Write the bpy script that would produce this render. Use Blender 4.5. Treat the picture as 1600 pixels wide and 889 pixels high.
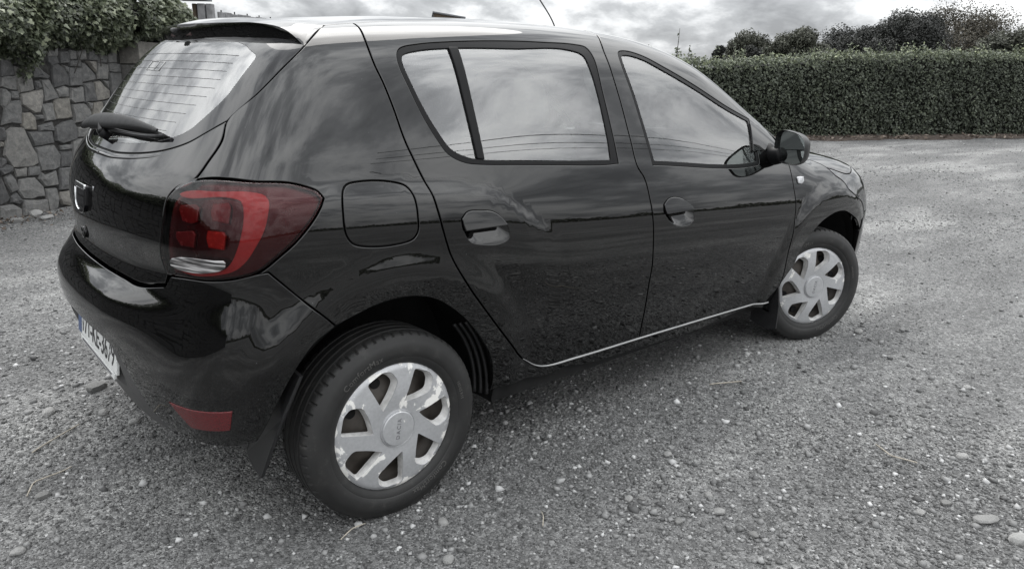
import bpy, bmesh, math, random
import numpy as np
from mathutils import Vector, Matrix
from mathutils.geometry import delaunay_2d_cdt
R = math.radians
for o in list(bpy.data.objects): bpy.data.objects.remove(o)
scene = bpy.context.scene
col = scene.collection
rng = np.random.default_rng(7)
random.seed(7)

# ------------------------------------------------------------ camera
cam = bpy.data.cameras.new('camera')
cam_o = bpy.data.objects.new('camera', cam)
col.objects.link(cam_o)
CAM = np.array([-1.0799, -2.6182, 1.3690])
RIGHT = (0.76147526, -0.64797619, 0.01680146)
UP = (0.16900581, 0.22349917, 0.95994018)
FWD = (0.6257735, 0.72813115, -0.27970083)
cam_o.matrix_world = Matrix(((RIGHT[0], UP[0], -FWD[0], CAM[0]), (RIGHT[1], UP[1], -FWD[1], CAM[1]),
                             (RIGHT[2], UP[2], -FWD[2], CAM[2]), (0, 0, 0, 1)))
cam.sensor_fit = 'HORIZONTAL'
cam.sensor_width = 36.0
cam.lens = 1148.685 / 1600 * 36
cam.clip_start = 0.05
cam.clip_end = 2000
scene.camera = cam_o

# ------------------------------------------------------------ light
SUN_AZ = R(58)          # direction towards the sun, measured from +X
SUN_EL = R(54)
sun = bpy.data.lights.new('sun', 'SUN')
sun.energy = 1.4
sun.angle = R(46)
sun.color = (1.0, 0.97, 0.93)
sun_o = bpy.data.objects.new('sun', sun)
col.objects.link(sun_o)
sd = Vector((math.cos(SUN_EL)*math.cos(SUN_AZ), math.cos(SUN_EL)*math.sin(SUN_AZ), math.sin(SUN_EL)))
sun_o.rotation_euler = sd.to_track_quat('Z', 'Y').to_euler()

world = bpy.data.worlds.new('World')
scene.world = world
world.use_nodes = True
wn, wl = world.node_tree.nodes, world.node_tree.links
wn.clear()
def W(t, **k):
    n = wn.new(t)
    for a, b in k.items(): setattr(n, a, b)
    return n
def WM(op, a, b=None, c=None):
    n = W('ShaderNodeMath', operation=op)
    for i, v in enumerate((a, b, c)):
        if v is None: continue
        if isinstance(v, (int, float)): n.inputs[i].default_value = v
        else: wl.new(v, n.inputs[i])
    return n.outputs[0]
tc = W('ShaderNodeTexCoord')
sep = W('ShaderNodeSeparateXYZ')
wl.new(tc.outputs['Generated'], sep.inputs[0])
zc = WM('MAXIMUM', sep.outputs[2], 0.0)
zp = WM('ADD', zc, 0.42)
cmb = W('ShaderNodeCombineXYZ')
wl.new(WM('DIVIDE', sep.outputs[0], zp), cmb.inputs[0])
wl.new(WM('DIVIDE', sep.outputs[1], zp), cmb.inputs[1])
cmb.inputs[2].default_value = 71.2
def wnoise(scale, detail, rough, dist):
    n = W('ShaderNodeTexNoise')
    n.inputs['Scale'].default_value = scale
    n.inputs['Detail'].default_value = detail
    n.inputs['Roughness'].default_value = rough
    n.inputs['Distortion'].default_value = dist
    wl.new(cmb.outputs[0], n.inputs['Vector'])
    return n.outputs['Fac']
n0 = wnoise(0.62, 4, 0.5, 0.3)
n1 = wnoise(2.3, 9, 0.56, 0.15)
n2 = wnoise(6.5, 7, 0.58, 0.2)
dens0 = WM('ADD', WM('ADD', WM('MULTIPLY', n1, 0.44), WM('MULTIPLY', n2, 0.28)), WM('MULTIPLY', n0, 0.28))
dens = WM('MULTIPLY_ADD', dens0, 1.12, -0.064)
ramp = W('ShaderNodeValToRGB')
wl.new(dens, ramp.inputs[0])
cr_ = ramp.color_ramp
cr_.elements[0].position = 0.415; cr_.elements[0].color = (0.98, 0.99, 0.995, 1)
cr_.elements[1].position = 0.605; cr_.elements[1].color = (0.31, 0.32, 0.335, 1)
for p_, c_ in ((0.458, (0.87, 0.885, 0.89, 1)), (0.492, (0.73, 0.745, 0.76, 1)), (0.535, (0.48, 0.495, 0.512, 1))):
    e = cr_.elements.new(p_); e.color = c_
over = WM('ADD', WM('MULTIPLY', zc, 2.9), 0.95)      # overcast sky brightens evenly towards the zenith
vm = W('ShaderNodeVectorMath', operation='SCALE')
wl.new(ramp.outputs[0], vm.inputs[0]); wl.new(over, vm.inputs['Scale'])
bgc = W('ShaderNodeBackground'); wl.new(vm.outputs[0], bgc.inputs[0]); bgc.inputs[1].default_value = 1.0
sky = W('ShaderNodeTexSky', sky_type='NISHITA', sun_disc=False)
sky.sun_elevation = SUN_EL
sky.sun_rotation = R(90) - SUN_AZ
bgs = W('ShaderNodeBackground'); wl.new(sky.outputs[0], bgs.inputs[0]); bgs.inputs[1].default_value = 0.10
mixw = W('ShaderNodeMixShader')
cov = W('ShaderNodeMapRange'); cov.inputs[1].default_value = 0.30; cov.inputs[2].default_value = 0.40
cov.inputs[3].default_value = 0.55; cov.inputs[4].default_value = 0.97
wl.new(dens, cov.inputs[0])
wl.new(cov.outputs[0], mixw.inputs[0]); wl.new(bgs.outputs[0], mixw.inputs[1]); wl.new(bgc.outputs[0], mixw.inputs[2])
wo = W('ShaderNodeOutputWorld'); wl.new(mixw.outputs[0], wo.inputs[0])

scene.view_settings.view_transform = 'Standard'
scene.view_settings.look = 'None'
scene.view_settings.exposure = 0.20
scene.view_settings.gamma = 1.0
scene.view_settings.use_curve_mapping = False

# ------------------------------------------------------------ helpers: objects
def tag(o, label=None, cat=None, group=None, kind=None):
    if label: o['label'] = label
    if cat: o['category'] = cat
    if group: o['group'] = group
    if kind: o['kind'] = kind
    return o
def empty(name, loc, label, cat, group=None, rz=0):
    o = bpy.data.objects.new(name, None)
    col.objects.link(o); o.location = loc; o.rotation_euler.z = rz
    o.empty_display_size = .1
    return tag(o, label, cat, group)
def link(name, me, mat=None, parent=None):
    o = bpy.data.objects.new(name, me)
    col.objects.link(o)
    if mat is not None:
        me.materials.clear(); me.materials.append(mat)
    if parent is not None: o.parent = parent
    return o
def mesh(name, V, F, mat=None, parent=None, smooth=False, N=None, attr=None):
    me = bpy.data.meshes.new(name)
    me.from_pydata([tuple(map(float, v)) for v in V], [], [tuple(map(int, f)) for f in F])
    if smooth or N is not None: me.polygons.foreach_set('use_smooth', [True]*len(me.polygons))
    me.update()
    if N is not None: me.normals_split_custom_set_from_vertices([tuple(map(float, n)) for n in N])
    return link(name, me, mat, parent)
def fast_mesh(name, V, F, mat, parent=None, shade=None, smooth=False):
    """many small faces of equal vertex count, through foreach_set"""
    V = np.asarray(V, np.float32); F = np.asarray(F, np.int32)
    me = bpy.data.meshes.new(name)
    me.vertices.add(len(V)); me.vertices.foreach_set('co', V.ravel())
    k = F.shape[1]
    me.loops.add(F.size); me.loops.foreach_set('vertex_index', F.ravel())
    me.polygons.add(len(F))
    me.polygons.foreach_set('loop_start', np.arange(0, F.size, k, dtype=np.int32))
    me.polygons.foreach_set('loop_total', np.full(len(F), k, np.int32))
    if smooth: me.polygons.foreach_set('use_smooth', np.ones(len(F), bool))
    me.update(calc_edges=True)
    if shade is not None:
        a = me.attributes.new('shade', 'FLOAT', 'POINT')
        a.data.foreach_set('value', np.asarray(shade, np.float32))
    return link(name, me, mat, parent)
def bm_obj(name, bm, mat, parent=None, smooth=False):
    me = bpy.data.meshes.new(name)
    bmesh.ops.recalc_face_normals(bm, faces=bm.faces)
    bm.to_mesh(me); bm.free()
    if smooth: me.polygons.foreach_set('use_smooth', [True]*len(me.polygons))
    return link(name, me, mat, parent)
def bm_box(bm, c, s, bev=0.0, rot=None, seg=2):
    r = bmesh.ops.create_cube(bm, size=1.0)
    vs = r['verts']
    for v in vs: v.co = Vector((v.co.x*s[0], v.co.y*s[1], v.co.z*s[2]))
    if bev > 0:
        es = list({e for v in vs for e in v.link_edges})
        rr = bmesh.ops.bevel(bm, geom=es, offset=bev, segments=seg, profile=.5, affect='EDGES')
        vs = list({v for f in rr['faces'] for v in f.verts} | {v for v in vs if v.is_valid})
    for v in vs:
        if rot is not None: v.co = rot @ v.co
        v.co += Vector(c)
    return vs
def box(name, c, s, mat, parent=None, bev=0.0, rot=None, smooth=False):
    bm = bmesh.new(); bm_box(bm, c, s, bev, rot)
    return bm_obj(name, bm, mat, parent, smooth)
def tube_geo(pts, rad, n=8, caps=True):
    pts = np.asarray(pts, float); m = len(pts)
    rad = np.broadcast_to(np.asarray(rad, float), (m,))
    T = np.gradient(pts, axis=0); T /= np.linalg.norm(T, axis=1)[:, None]+1e-12
    up = np.array([0, 0, 1.0]) if abs(T[0][2]) < .9 else np.array([1.0, 0, 0])
    V = []; F = []
    a = np.cross(T[0], up); a /= np.linalg.norm(a)
    for i in range(m):
        a = a-T[i]*(a@T[i]); a /= np.linalg.norm(a)+1e-12
        b = np.cross(T[i], a)
        for k in range(n):
            t = 2*math.pi*k/n
            V.append(pts[i]+rad[i]*(a*math.cos(t)+b*math.sin(t)))
    for i in range(m-1):
        for k in range(n):
            k2 = (k+1) % n
            F.append((i*n+k, i*n+k2, (i+1)*n+k2, (i+1)*n+k))
    if caps:
        F.append(tuple(range(n))[::-1]); F.append(tuple((m-1)*n+k for k in range(n)))
    return V, F
def tube(name, pts, rad, mat, parent=None, n=8):
    V, F = tube_geo(pts, rad, n)
    return mesh(name, V, F, mat, parent, smooth=True)
def lathe(name, prof, mat, parent=None, n=72, close=False, a0=0., a1=2*math.pi, smooth=True, mod=None):
    """prof: (r, y) pairs turned about the local Y axis"""
    full = abs(a1-a0-2*math.pi) < 1e-6
    cnt = n if full else n+1
    V = []; F = []
    m = len(prof)
    for i in range(cnt):
        t = a0+(a1-a0)*i/n
        for j, (r, y) in enumerate(prof):
            rr = r+(mod(i, j) if mod else 0)
            V.append((rr*math.cos(t), y, rr*math.sin(t)))
    for i in range(n):
        i2 = (i+1) % cnt
        for j in range(m-1 if not close else m):
            j2 = (j+1) % m
            F.append((i*m+j, i2*m+j, i2*m+j2, i*m+j2))
    return mesh(name, V, F, mat, parent, smooth=smooth)
def text_mesh(txt, size, depth, spacing=1.0):
    cu = bpy.data.curves.new('lettering', 'FONT')
    cu.body = txt; cu.size = size; cu.extrude = depth; cu.align_x = 'CENTER'; cu.align_y = 'CENTER'
    cu.space_character = spacing; cu.resolution_u = 3
    o = bpy.data.objects.new('lettering', cu); col.objects.link(o)
    dg = bpy.context.evaluated_depsgraph_get()
    me = bpy.data.meshes.new_from_object(o.evaluated_get(dg))
    bpy.data.objects.remove(o); bpy.data.curves.remove(cu)
    return me

# ------------------------------------------------------------ helpers: materials
def mat_new(name):
    m = bpy.data.materials.new(name); m.use_nodes = True
    nt = m.node_tree; b = nt.nodes['Principled BSDF']
    return m, nt, b
def nnode(nt, t, **k):
    n = nt.nodes.new(t)
    for a, b in k.items():
        if a.startswith('i_'): n.inputs[a[2:].replace('_', ' ')].default_value = b
        else: setattr(n, a, b)
    return n
def noise_fac(nt, scale, detail=5, rough=.6, space='Object', dist=0.0):
    tc = nnode(nt, 'ShaderNodeTexCoord')
    n = nnode(nt, 'ShaderNodeTexNoise', i_Scale=scale, i_Detail=detail, i_Roughness=rough, i_Distortion=dist)
    nt.links.new(tc.outputs[space], n.inputs['Vector'])
    return n.outputs['Fac']
def ramp_of(nt, fac, stops):
    r = nnode(nt, 'ShaderNodeValToRGB')
    nt.links.new(fac, r.inputs[0])
    e = r.color_ramp.elements
    e[0].position, e[0].color = stops[0][0], (*stops[0][1], 1) if len(stops[0][1]) == 3 else stops[0][1]
    e[1].position, e[1].color = stops[-1][0], (*stops[-1][1], 1)
    for p, c in stops[1:-1]:
        x = e.new(p); x.color = (*c, 1)
    return r.outputs[0]
def bump_of(nt, b, fac, strength, dist):
    bp = nnode(nt, 'ShaderNodeBump', i_Strength=strength, i_Distance=dist)
    nt.links.new(fac, bp.inputs['Height']); nt.links.new(bp.outputs[0], b.inputs['Normal'])
    return bp
def simple(name, c, rough=.5, ior=1.5, metal=0., var=.25, scale=30., bump=0., bscale=200., rvar=.1, spec=.5):
    m, nt, b = mat_new(name)
    b.inputs['Specular IOR Level'].default_value = spec
    f = noise_fac(nt, scale)
    lo = tuple(x*(1-var) for x in c); hi = tuple(min(1, x*(1+var)) for x in c)
    nt.links.new(ramp_of(nt, f, [(.3, lo), (.7, hi)]), b.inputs['Base Color'])
    mr = nnode(nt, 'ShaderNodeMapRange'); mr.inputs[3].default_value = max(0.02, rough-rvar); mr.inputs[4].default_value = min(1, rough+rvar)
    nt.links.new(f, mr.inputs[0]); nt.links.new(mr.outputs[0], b.inputs['Roughness'])
    b.inputs['IOR'].default_value = ior; b.inputs['Metallic'].default_value = metal
    if bump: bump_of(nt, b, noise_fac(nt, bscale), bump, .004)
    return m

# ------------------------------------------------------------ materials
def make_paint():
    m, nt, b = mat_new('black_car_paint')
    # film of dust, denser low on the body where the wheels throw it
    tcn = nnode(nt, 'ShaderNodeTexCoord'); sp = nnode(nt, 'ShaderNodeSeparateXYZ')
    nt.links.new(tcn.outputs['Object'], sp.inputs[0])
    low = nnode(nt, 'ShaderNodeMapRange'); low.inputs[1].default_value = .25; low.inputs[2].default_value = .85
    low.inputs[3].default_value = .0035; low.inputs[4].default_value = .0008
    nt.links.new(sp.outputs[2], low.inputs[0])
    f = noise_fac(nt, 9, 8, .7)
    mu = nnode(nt, 'ShaderNodeMath', operation='MULTIPLY'); nt.links.new(low.outputs[0], mu.inputs[0]); nt.links.new(f, mu.inputs[1])
    # scattered light specks of grit
    vo = nnode(nt, 'ShaderNodeTexVoronoi', i_Scale=38.0); nt.links.new(tcn.outputs['Object'], vo.inputs['Vector'])
    lt = nnode(nt, 'ShaderNodeMath', operation='LESS_THAN'); lt.inputs[1].default_value = .035
    nt.links.new(vo.outputs['Distance'], lt.inputs[0])
    gt = nnode(nt, 'ShaderNodeMath', operation='GREATER_THAN'); gt.inputs[1].default_value = .80
    sc_ = nnode(nt, 'ShaderNodeSeparateColor'); nt.links.new(vo.outputs['Color'], sc_.inputs[0]); nt.links.new(sc_.outputs[0], gt.inputs[0])
    mm = nnode(nt, 'ShaderNodeMath', operation='MULTIPLY'); nt.links.new(lt.outputs[0], mm.inputs[0]); nt.links.new(gt.outputs[0], mm.inputs[1])
    m3 = nnode(nt, 'ShaderNodeMath', operation='MULTIPLY_ADD'); nt.links.new(mm.outputs[0], m3.inputs[0]); m3.inputs[1].default_value = .10
    nt.links.new(mu.outputs[0], m3.inputs[2])
    ad = nnode(nt, 'ShaderNodeMath', operation='ADD'); ad.inputs[1].default_value = .0015; nt.links.new(m3.outputs[0], ad.inputs[0])
    cc = nnode(nt, 'ShaderNodeCombineColor')
    for i in range(3): nt.links.new(ad.outputs[0], cc.inputs[i])
    nt.links.new(cc.outputs[0], b.inputs['Base Color'])
    rr = nnode(nt, 'ShaderNodeMapRange'); rr.inputs[1].default_value = 0; rr.inputs[2].default_value = .012
    rr.inputs[3].default_value = .012; rr.inputs[4].default_value = .05
    nt.links.new(mu.outputs[0], rr.inputs[0]); nt.links.new(rr.outputs[0], b.inputs['Roughness'])
    b.inputs['IOR'].default_value = 1.60
    return m
PAINT = make_paint()
def make_glass(name, tint, ior, dirt=.02):
    m, nt, b = mat_new(name)
    nt.nodes.remove(b)
    out = nt.nodes['Material Output']
    tr = nnode(nt, 'ShaderNodeBsdfTransparent'); tr.inputs[0].default_value = (*tint, 1)
    gl = nnode(nt, 'ShaderNodeBsdfGlossy'); gl.inputs['Roughness'].default_value = .0
    fr = nnode(nt, 'ShaderNodeFresnel', i_IOR=ior)
    mx = nnode(nt, 'ShaderNodeMixShader')
    nt.links.new(fr.outputs[0], mx.inputs[0]); nt.links.new(tr.outputs[0], mx.inputs[1]); nt.links.new(gl.outputs[0], mx.inputs[2])
    df = nnode(nt, 'ShaderNodeBsdfDiffuse'); df.inputs[0].default_value = (.45, .46, .45, 1)
    f = noise_fac(nt, 5, 8, .65)
    mr = nnode(nt, 'ShaderNodeMapRange'); mr.inputs[1].default_value = .35; mr.inputs[2].default_value = .8
    mr.inputs[3].default_value = dirt*.4; mr.inputs[4].default_value = dirt*3
    nt.links.new(f, mr.inputs[0])
    m2 = nnode(nt, 'ShaderNodeMixShader'); nt.links.new(mr.outputs[0], m2.inputs[0])
    nt.links.new(mx.outputs[0], m2.inputs[1]); nt.links.new(df.outputs[0], m2.inputs[2])
    nt.links.new(m2.outputs[0], out.inputs[0])
    return m
GLASS = make_glass('window_glass', (.66, .72, .70), 2.9, .006)
REARGLASS = make_glass('rear_window_glass', (.60, .66, .65), 3.9, .02)
LENS = make_glass('red_lamp_lens', (.84, .42, .43), 1.42, 0.)
FRIT = simple('black_glass_border', (.006, .006, .007), .04, 1.52, var=.3, rvar=.02)
RUBBER = simple('black_rubber', (.016, .016, .017), .38, 1.5, var=.3, scale=60)
TRIM = simple('satin_black_trim', (.0075, .0075, .008), .36, 1.45, var=.1, scale=9, rvar=.04, spec=.14)
WIPERPL = simple('matt_black_wiper_plastic', (.007, .007, .0075), .5, 1.4, var=.2, scale=40, spec=.2)
PLASTIC = simple('black_grained_plastic', (.024, .024, .025), .42, 1.5, var=.25, scale=80, bump=.25, bscale=900)
VALANCE = simple('satin_grey_black_valance', (.045, .045, .046), .42, 1.5, var=.15, scale=30, bump=.15, bscale=900)
MIRRORPL = simple('dark_mirror_plastic', (.011, .011, .0115), .34, 1.45, var=.15, scale=40, bump=.1, bscale=900, spec=.32)
DARK = simple('dark_void_liner', (.010, .010, .010), .8, 1.3, var=.4, scale=15, bump=.3, bscale=60)
SEAT = simple('charcoal_seat_cloth', (.13, .133, .136), .9, 1.3, var=.3, scale=120, bump=.2, bscale=600)
CABIN = simple('dark_cabin_plastic', (.05, .05, .052), .6, 1.4, var=.2)
CHROME = simple('chrome', (.75, .76, .77), .10, 1.5, metal=1., var=.08)
PALESILVER = simple('silver_fittings_and_sill_glint', (.36, .36, .36), .32, 1.5, metal=.25, var=.08, scale=12)  # silver of screws and sticker edges, and the painted sky reflection along the sill
MIRROR = simple('mirror_glass', (.50, .54, .53), .03, 1.5, metal=1., var=.03, rvar=.01)
STEEL = simple('dirty_steel_wheel', (.055, .047, .040), .6, 1.5, var=.35, scale=25)
def make_hubcap(wear=.612):
    m, nt, b = mat_new('worn_silver_hubcap')
    f = noise_fac(nt, 11, 9, .62, dist=.6)
    tcn = nnode(nt, 'ShaderNodeTexCoord'); ln = nnode(nt, 'ShaderNodeVectorMath', operation='LENGTH')
    nt.links.new(tcn.outputs['Object'], ln.inputs[0])
    er = nnode(nt, 'ShaderNodeMapRange'); er.inputs[1].default_value = .10; er.inputs[2].default_value = .215
    er.inputs[3].default_value = -.02; er.inputs[4].default_value = .09
    nt.links.new(ln.outputs['Value'], er.inputs[0])
    ad = nnode(nt, 'ShaderNodeMath', operation='ADD'); nt.links.new(f, ad.inputs[0]); nt.links.new(er.outputs[0], ad.inputs[1])
    st = nnode(nt, 'ShaderNodeMapRange'); st.inputs[1].default_value = wear; st.inputs[2].default_value = wear+.005
    nt.links.new(ad.outputs[0], st.inputs[0])
    g = noise_fac(nt, 90, 4)
    c1 = ramp_of(nt, g, [(.3, (.40, .405, .415)), (.7, (.47, .475, .485))])
    c2 = ramp_of(nt, noise_fac(nt, 45, 6), [(.3, (.66, .65, .62)), (.7, (.80, .79, .76))])
    mx = nnode(nt, 'ShaderNodeMix', data_type='RGBA')
    nt.links.new(st.outputs[0], mx.inputs[0]); nt.links.new(c1, mx.inputs[6]); nt.links.new(c2, mx.inputs[7])
    nt.links.new(mx.outputs[2], b.inputs['Base Color'])
    me_ = nnode(nt, 'ShaderNodeMapRange'); me_.inputs[3].default_value = .35; me_.inputs[4].default_value = 0.
    nt.links.new(st.outputs[0], me_.inputs[0]); nt.links.new(me_.outputs[0], b.inputs['Metallic'])
    ro = nnode(nt, 'ShaderNodeMapRange'); ro.inputs[3].default_value = .34; ro.inputs[4].default_value = .65
    nt.links.new(st.outputs[0], ro.inputs[0]); nt.links.new(ro.outputs[0], b.inputs['Roughness'])
    bump_of(nt, b, st.outputs[0], .25, -.0006)
    return m
HUBCAP = make_hubcap()
HUBCLEAN = make_hubcap(.665)
def make_tyre():
    m, nt, b = mat_new('dusty_tyre_rubber')
    f = noise_fac(nt, 14, 8, .7)
    nt.links.new(ramp_of(nt, f, [(.30, (.011, .011, .011)), (.58, (.018, .0177, .0173)), (.78, (.055, .053, .050))]), b.inputs['Base Color'])
    b.inputs['Roughness'].default_value = .62
    bump_of(nt, b, noise_fac(nt, 260, 3), .25, .002)
    return m
TYRE = make_tyre()
TYRETXT = simple('raised_tyre_lettering', (.075, .073, .070), .5, var=.2)
REDBRIGHT = simple('bright_red_reflector', (.37, .092, .088), .35, var=.12, scale=60)
REDCELL = simple('red_lamp_cell', (.115, .022, .024), .25, var=.2, scale=70)
REDCELLHOT = simple('orange_red_lamp_cell', (.29, .050, .038), .25, var=.2, scale=70)
REDDARK = simple('dark_red_lamp_body', (.022, .004, .006), .25, var=.2, scale=20)
REDREFL = simple('red_bumper_reflector', (.095, .007, .009), .12, 1.6, var=.4, scale=250, bump=.5, bscale=500)
CLEARLAMP = simple('clear_reversing_lens', (.55, .55, .56), .12, 1.7, metal=.5, var=.6, scale=40)
PLATE = simple('white_number_plate', (.66, .67, .66), .35, var=.08)
PLATEBLUE = simple('blue_plate_strip', (.05, .085, .19), .35, var=.1)
INK = simple('black_plate_ink', (.012, .012, .014), .4, var=.2)

HEADLAMP = simple('smoky_headlamp_glass', (.030, .031, .033), .05, 1.9, var=.5, scale=14, rvar=.02)
REVLAMP = simple('smoky_clear_reversing_lens', (.16, .155, .155), .10, 1.6, metal=.3, var=.2, scale=55)
def ribbed(m):
    nt = m.node_tree; b = nt.nodes['Principled BSDF']
    tcn = nnode(nt, 'ShaderNodeTexCoord'); mp = nnode(nt, 'ShaderNodeMapping'); mp.inputs['Scale'].default_value = (6, 6, 150)
    nt.links.new(tcn.outputs['Object'], mp.inputs[0])
    nz = nnode(nt, 'ShaderNodeTexNoise', i_Scale=1.3, i_Detail=3.); nt.links.new(mp.outputs[0], nz.inputs['Vector'])
    nt.links.new(ramp_of(nt, nz.outputs['Fac'], [(.38, (.02, .02, .02)), (.5, (.14, .135, .135)), (.62, (.50, .49, .49))]), b.inputs['Base Color'])
ribbed(REVLAMP)
HUBEDGE = simple('bright_worn_hubcap_edge', (.54, .535, .525), .5, 1.5, var=.25, scale=40)
def make_ground():
    m, nt, b = mat_new('grey_gravel_ground')
    tcn = nnode(nt, 'ShaderNodeTexCoord')
    def vor(s):
        v = nnode(nt, 'ShaderNodeTexVoronoi', i_Scale=s, i_Randomness=1.0); nt.links.new(tcn.outputs['Object'], v.inputs['Vector']); return v
    v1 = vor(150.); v2 = vor(62.)
    def cell(v, stops):
        s = nnode(nt, 'ShaderNodeSeparateColor'); nt.links.new(v.outputs['Color'], s.inputs[0])
        return ramp_of(nt, s.outputs[0], stops)
    c1 = cell(v1, [(.0, (.062, .062, .062)), (.5, (.132, .132, .131)), (.85, (.205, .205, .203)), (1., (.36, .36, .356))])
    c2 = cell(v2, [(.0, (.078, .078, .078)), (.6, (.155, .155, .154)), (1., (.31, .31, .307))])
    mx = nnode(nt, 'ShaderNodeMix', data_type='RGBA'); mx.inputs[0].default_value = .42
    nt.links.new(c1, mx.inputs[6]); nt.links.new(c2, mx.inputs[7])
    # broad patches: fine pale dust against coarser darker stone, in drawn-out wheel tracks
    mp = nnode(nt, 'ShaderNodeMapping'); mp.inputs['Rotation'].default_value = (0, 0, R(28)); mp.inputs['Scale'].default_value = (.55, 1.7, 1)
    nt.links.new(tcn.outputs['Object'], mp.inputs[0])
    nz = nnode(nt, 'ShaderNodeTexNoise', i_Scale=.75, i_Detail=6., i_Roughness=.62); nt.links.new(mp.outputs[0], nz.inputs['Vector'])
    pt = ramp_of(nt, nz.outputs['Fac'], [(.36, (.78, .78, .78)), (.50, (1., 1., 1.)), (.62, (1.5, 1.5, 1.48))])
    m2 = nnode(nt, 'ShaderNodeMix', data_type='RGBA', blend_type='MULTIPLY'); m2.inputs[0].default_value = 1.
    nt.links.new(mx.outputs[2], m2.inputs[6]); nt.links.new(pt, m2.inputs[7])
    nt.links.new(m2.outputs[2], b.inputs['Base Color'])
    b.inputs['Roughness'].default_value = .92; b.inputs['IOR'].default_value = 1.3
    h = nnode(nt, 'ShaderNodeMath', operation='ADD'); nt.links.new(v1.outputs['Distance'], h.inputs[0]); nt.links.new(v2.outputs['Distance'], h.inputs[1])
    bump_of(nt, b, h.outputs[0], .7, -.008)
    return m
GROUND = make_ground()
def shade_mat(name, stops, rough=.85, ior=1.35, trans=0., nscale=0., nmix=.0, bump=0., bscale=200.):
    m, nt, b = mat_new(name)
    at = nnode(nt, 'ShaderNodeAttribute', attribute_name='shade')
    fac = at.outputs['Fac']
    c = ramp_of(nt, fac, stops)
    if nscale:
        f = noise_fac(nt, nscale, 6, .65)
        g = ramp_of(nt, f, [(.3, (1-nmix,)*3), (.7, (1+nmix,)*3)])
        m2 = nnode(nt, 'ShaderNodeMix', data_type='RGBA', blend_type='MULTIPLY'); m2.inputs[0].default_value = 1.
        nt.links.new(c, m2.inputs[6]); nt.links.new(g, m2.inputs[7]); c = m2.outputs[2]
    nt.links.new(c, b.inputs['Base Color'])
    b.inputs['Roughness'].default_value = rough; b.inputs['IOR'].default_value = ior
    if bump: bump_of(nt, b, noise_fac(nt, bscale), bump, .01)
    if trans:
        tl = nnode(nt, 'ShaderNodeBsdfTranslucent'); nt.links.new(c, tl.inputs[0])
        ms = nnode(nt, 'ShaderNodeMixShader'); ms.inputs[0].default_value = trans
        out = nt.nodes['Material Output']
        nt.links.new(b.outputs[0], ms.inputs[1]); nt.links.new(tl.outputs[0], ms.inputs[2]); nt.links.new(ms.outputs[0], out.inputs[0])
    return m
PEBBLE = shade_mat('gravel_stone', [(0., (.040, .040, .040)), (.45, (.122, .122, .121)), (.8, (.25, .25, .247)), (1., (.55, .55, .545))], .9, 1.35)
LEAF_IVY = shade_mat('ivy_leaf', [(0., (.022, .027, .018)), (.5, (.090, .106, .066)), (.85, (.20, .22, .145)), (1., (.34, .355, .26))], .42, 1.45, .18)
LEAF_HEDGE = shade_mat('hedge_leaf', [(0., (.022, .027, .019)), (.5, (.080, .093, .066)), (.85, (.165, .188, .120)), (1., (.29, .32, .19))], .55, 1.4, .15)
LEAF_DARK = shade_mat('dark_tree_leaf', [(0., (.010, .011, .010)), (.5, (.026, .028, .025)), (1., (.06, .065, .052))], .6, 1.4, .15)
LEAF_MID = shade_mat('grey_green_tree_leaf', [(0., (.022, .024, .018)), (.5, (.075, .079, .060)), (1., (.16, .165, .125))], .6, 1.4, .18)
LEAF_BROWN = shade_mat('browning_tree_leaf', [(0., (.024, .022, .017)), (.5, (.070, .064, .048)), (.9, (.12, .105, .078)), (1., (.15, .10, .07))], .6, 1.4, .18)
LITTER = shade_mat('dead_leaf', [(0., (.05, .040, .032)), (.5, (.13, .10, .08)), (1., (.30, .26, .22))], .8)
BARK = simple('grey_bark', (.055, .050, .045), .9, 1.3, var=.4, scale=25, bump=.6, bscale=60)
TWIG = simple('pale_dry_twig', (.36, .33, .28), .8, 1.3, var=.3, scale=60)
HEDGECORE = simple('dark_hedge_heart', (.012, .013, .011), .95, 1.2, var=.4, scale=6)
SOIL = simple('brown_soil', (.075, .062, .054), .95, 1.2, var=.45, scale=14, bump=.8, bscale=40)
def make_stone():
    m, nt, b = mat_new('rough_grey_walling_stone')
    oi = nnode(nt, 'ShaderNodeObjectInfo')
    base = ramp_of(nt, oi.outputs['Random'], [(0., (.075, .075, .076)), (.35, (.11, .11, .11)), (.7, (.145, .144, .141)), (.9, (.165, .157, .142)), (1., (.205, .199, .19))])
    f = noise_fac(nt, 21, 10, .78, dist=.3)
    g = ramp_of(nt, f, [(.25, (.55, .55, .55)), (.5, (1.05, 1.05, 1.05)), (.66, (1.5, 1.47, 1.42)), (.76, (2.6, 2.55, 2.45))])
    m2 = nnode(nt, 'ShaderNodeMix', data_type='RGBA', blend_type='MULTIPLY'); m2.inputs[0].default_value = 1.
    nt.links.new(base, m2.inputs[6]); nt.links.new(g, m2.inputs[7]); nt.links.new(m2.outputs[2], b.inputs['Base Color'])
    b.inputs['Roughness'].default_value = .92; b.inputs['IOR'].default_value = 1.3
    n2 = noise_fac(nt, 55, 8, .7)
    bump_of(nt, b, n2, .7, .012)
    return m
STONE = make_stone()
MORTAR = simple('dark_wall_joint', (.040, .039, .038), .95, 1.2, var=.5, scale=30, bump=.8, bscale=80)
WOODGREY = simple('weathered_grey_board', (.20, .20, .205), .85, 1.3, var=.35, scale=9, bump=.3, bscale=70)
WOODBROWN = simple('brown_stained_board', (.075, .058, .042), .8, 1.3, var=.3, scale=14, bump=.3, bscale=60)
ROOFGREY = simple('grey_roof_sheet', (.16, .165, .175), .7, 1.4, var=.2, scale=10)

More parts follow.
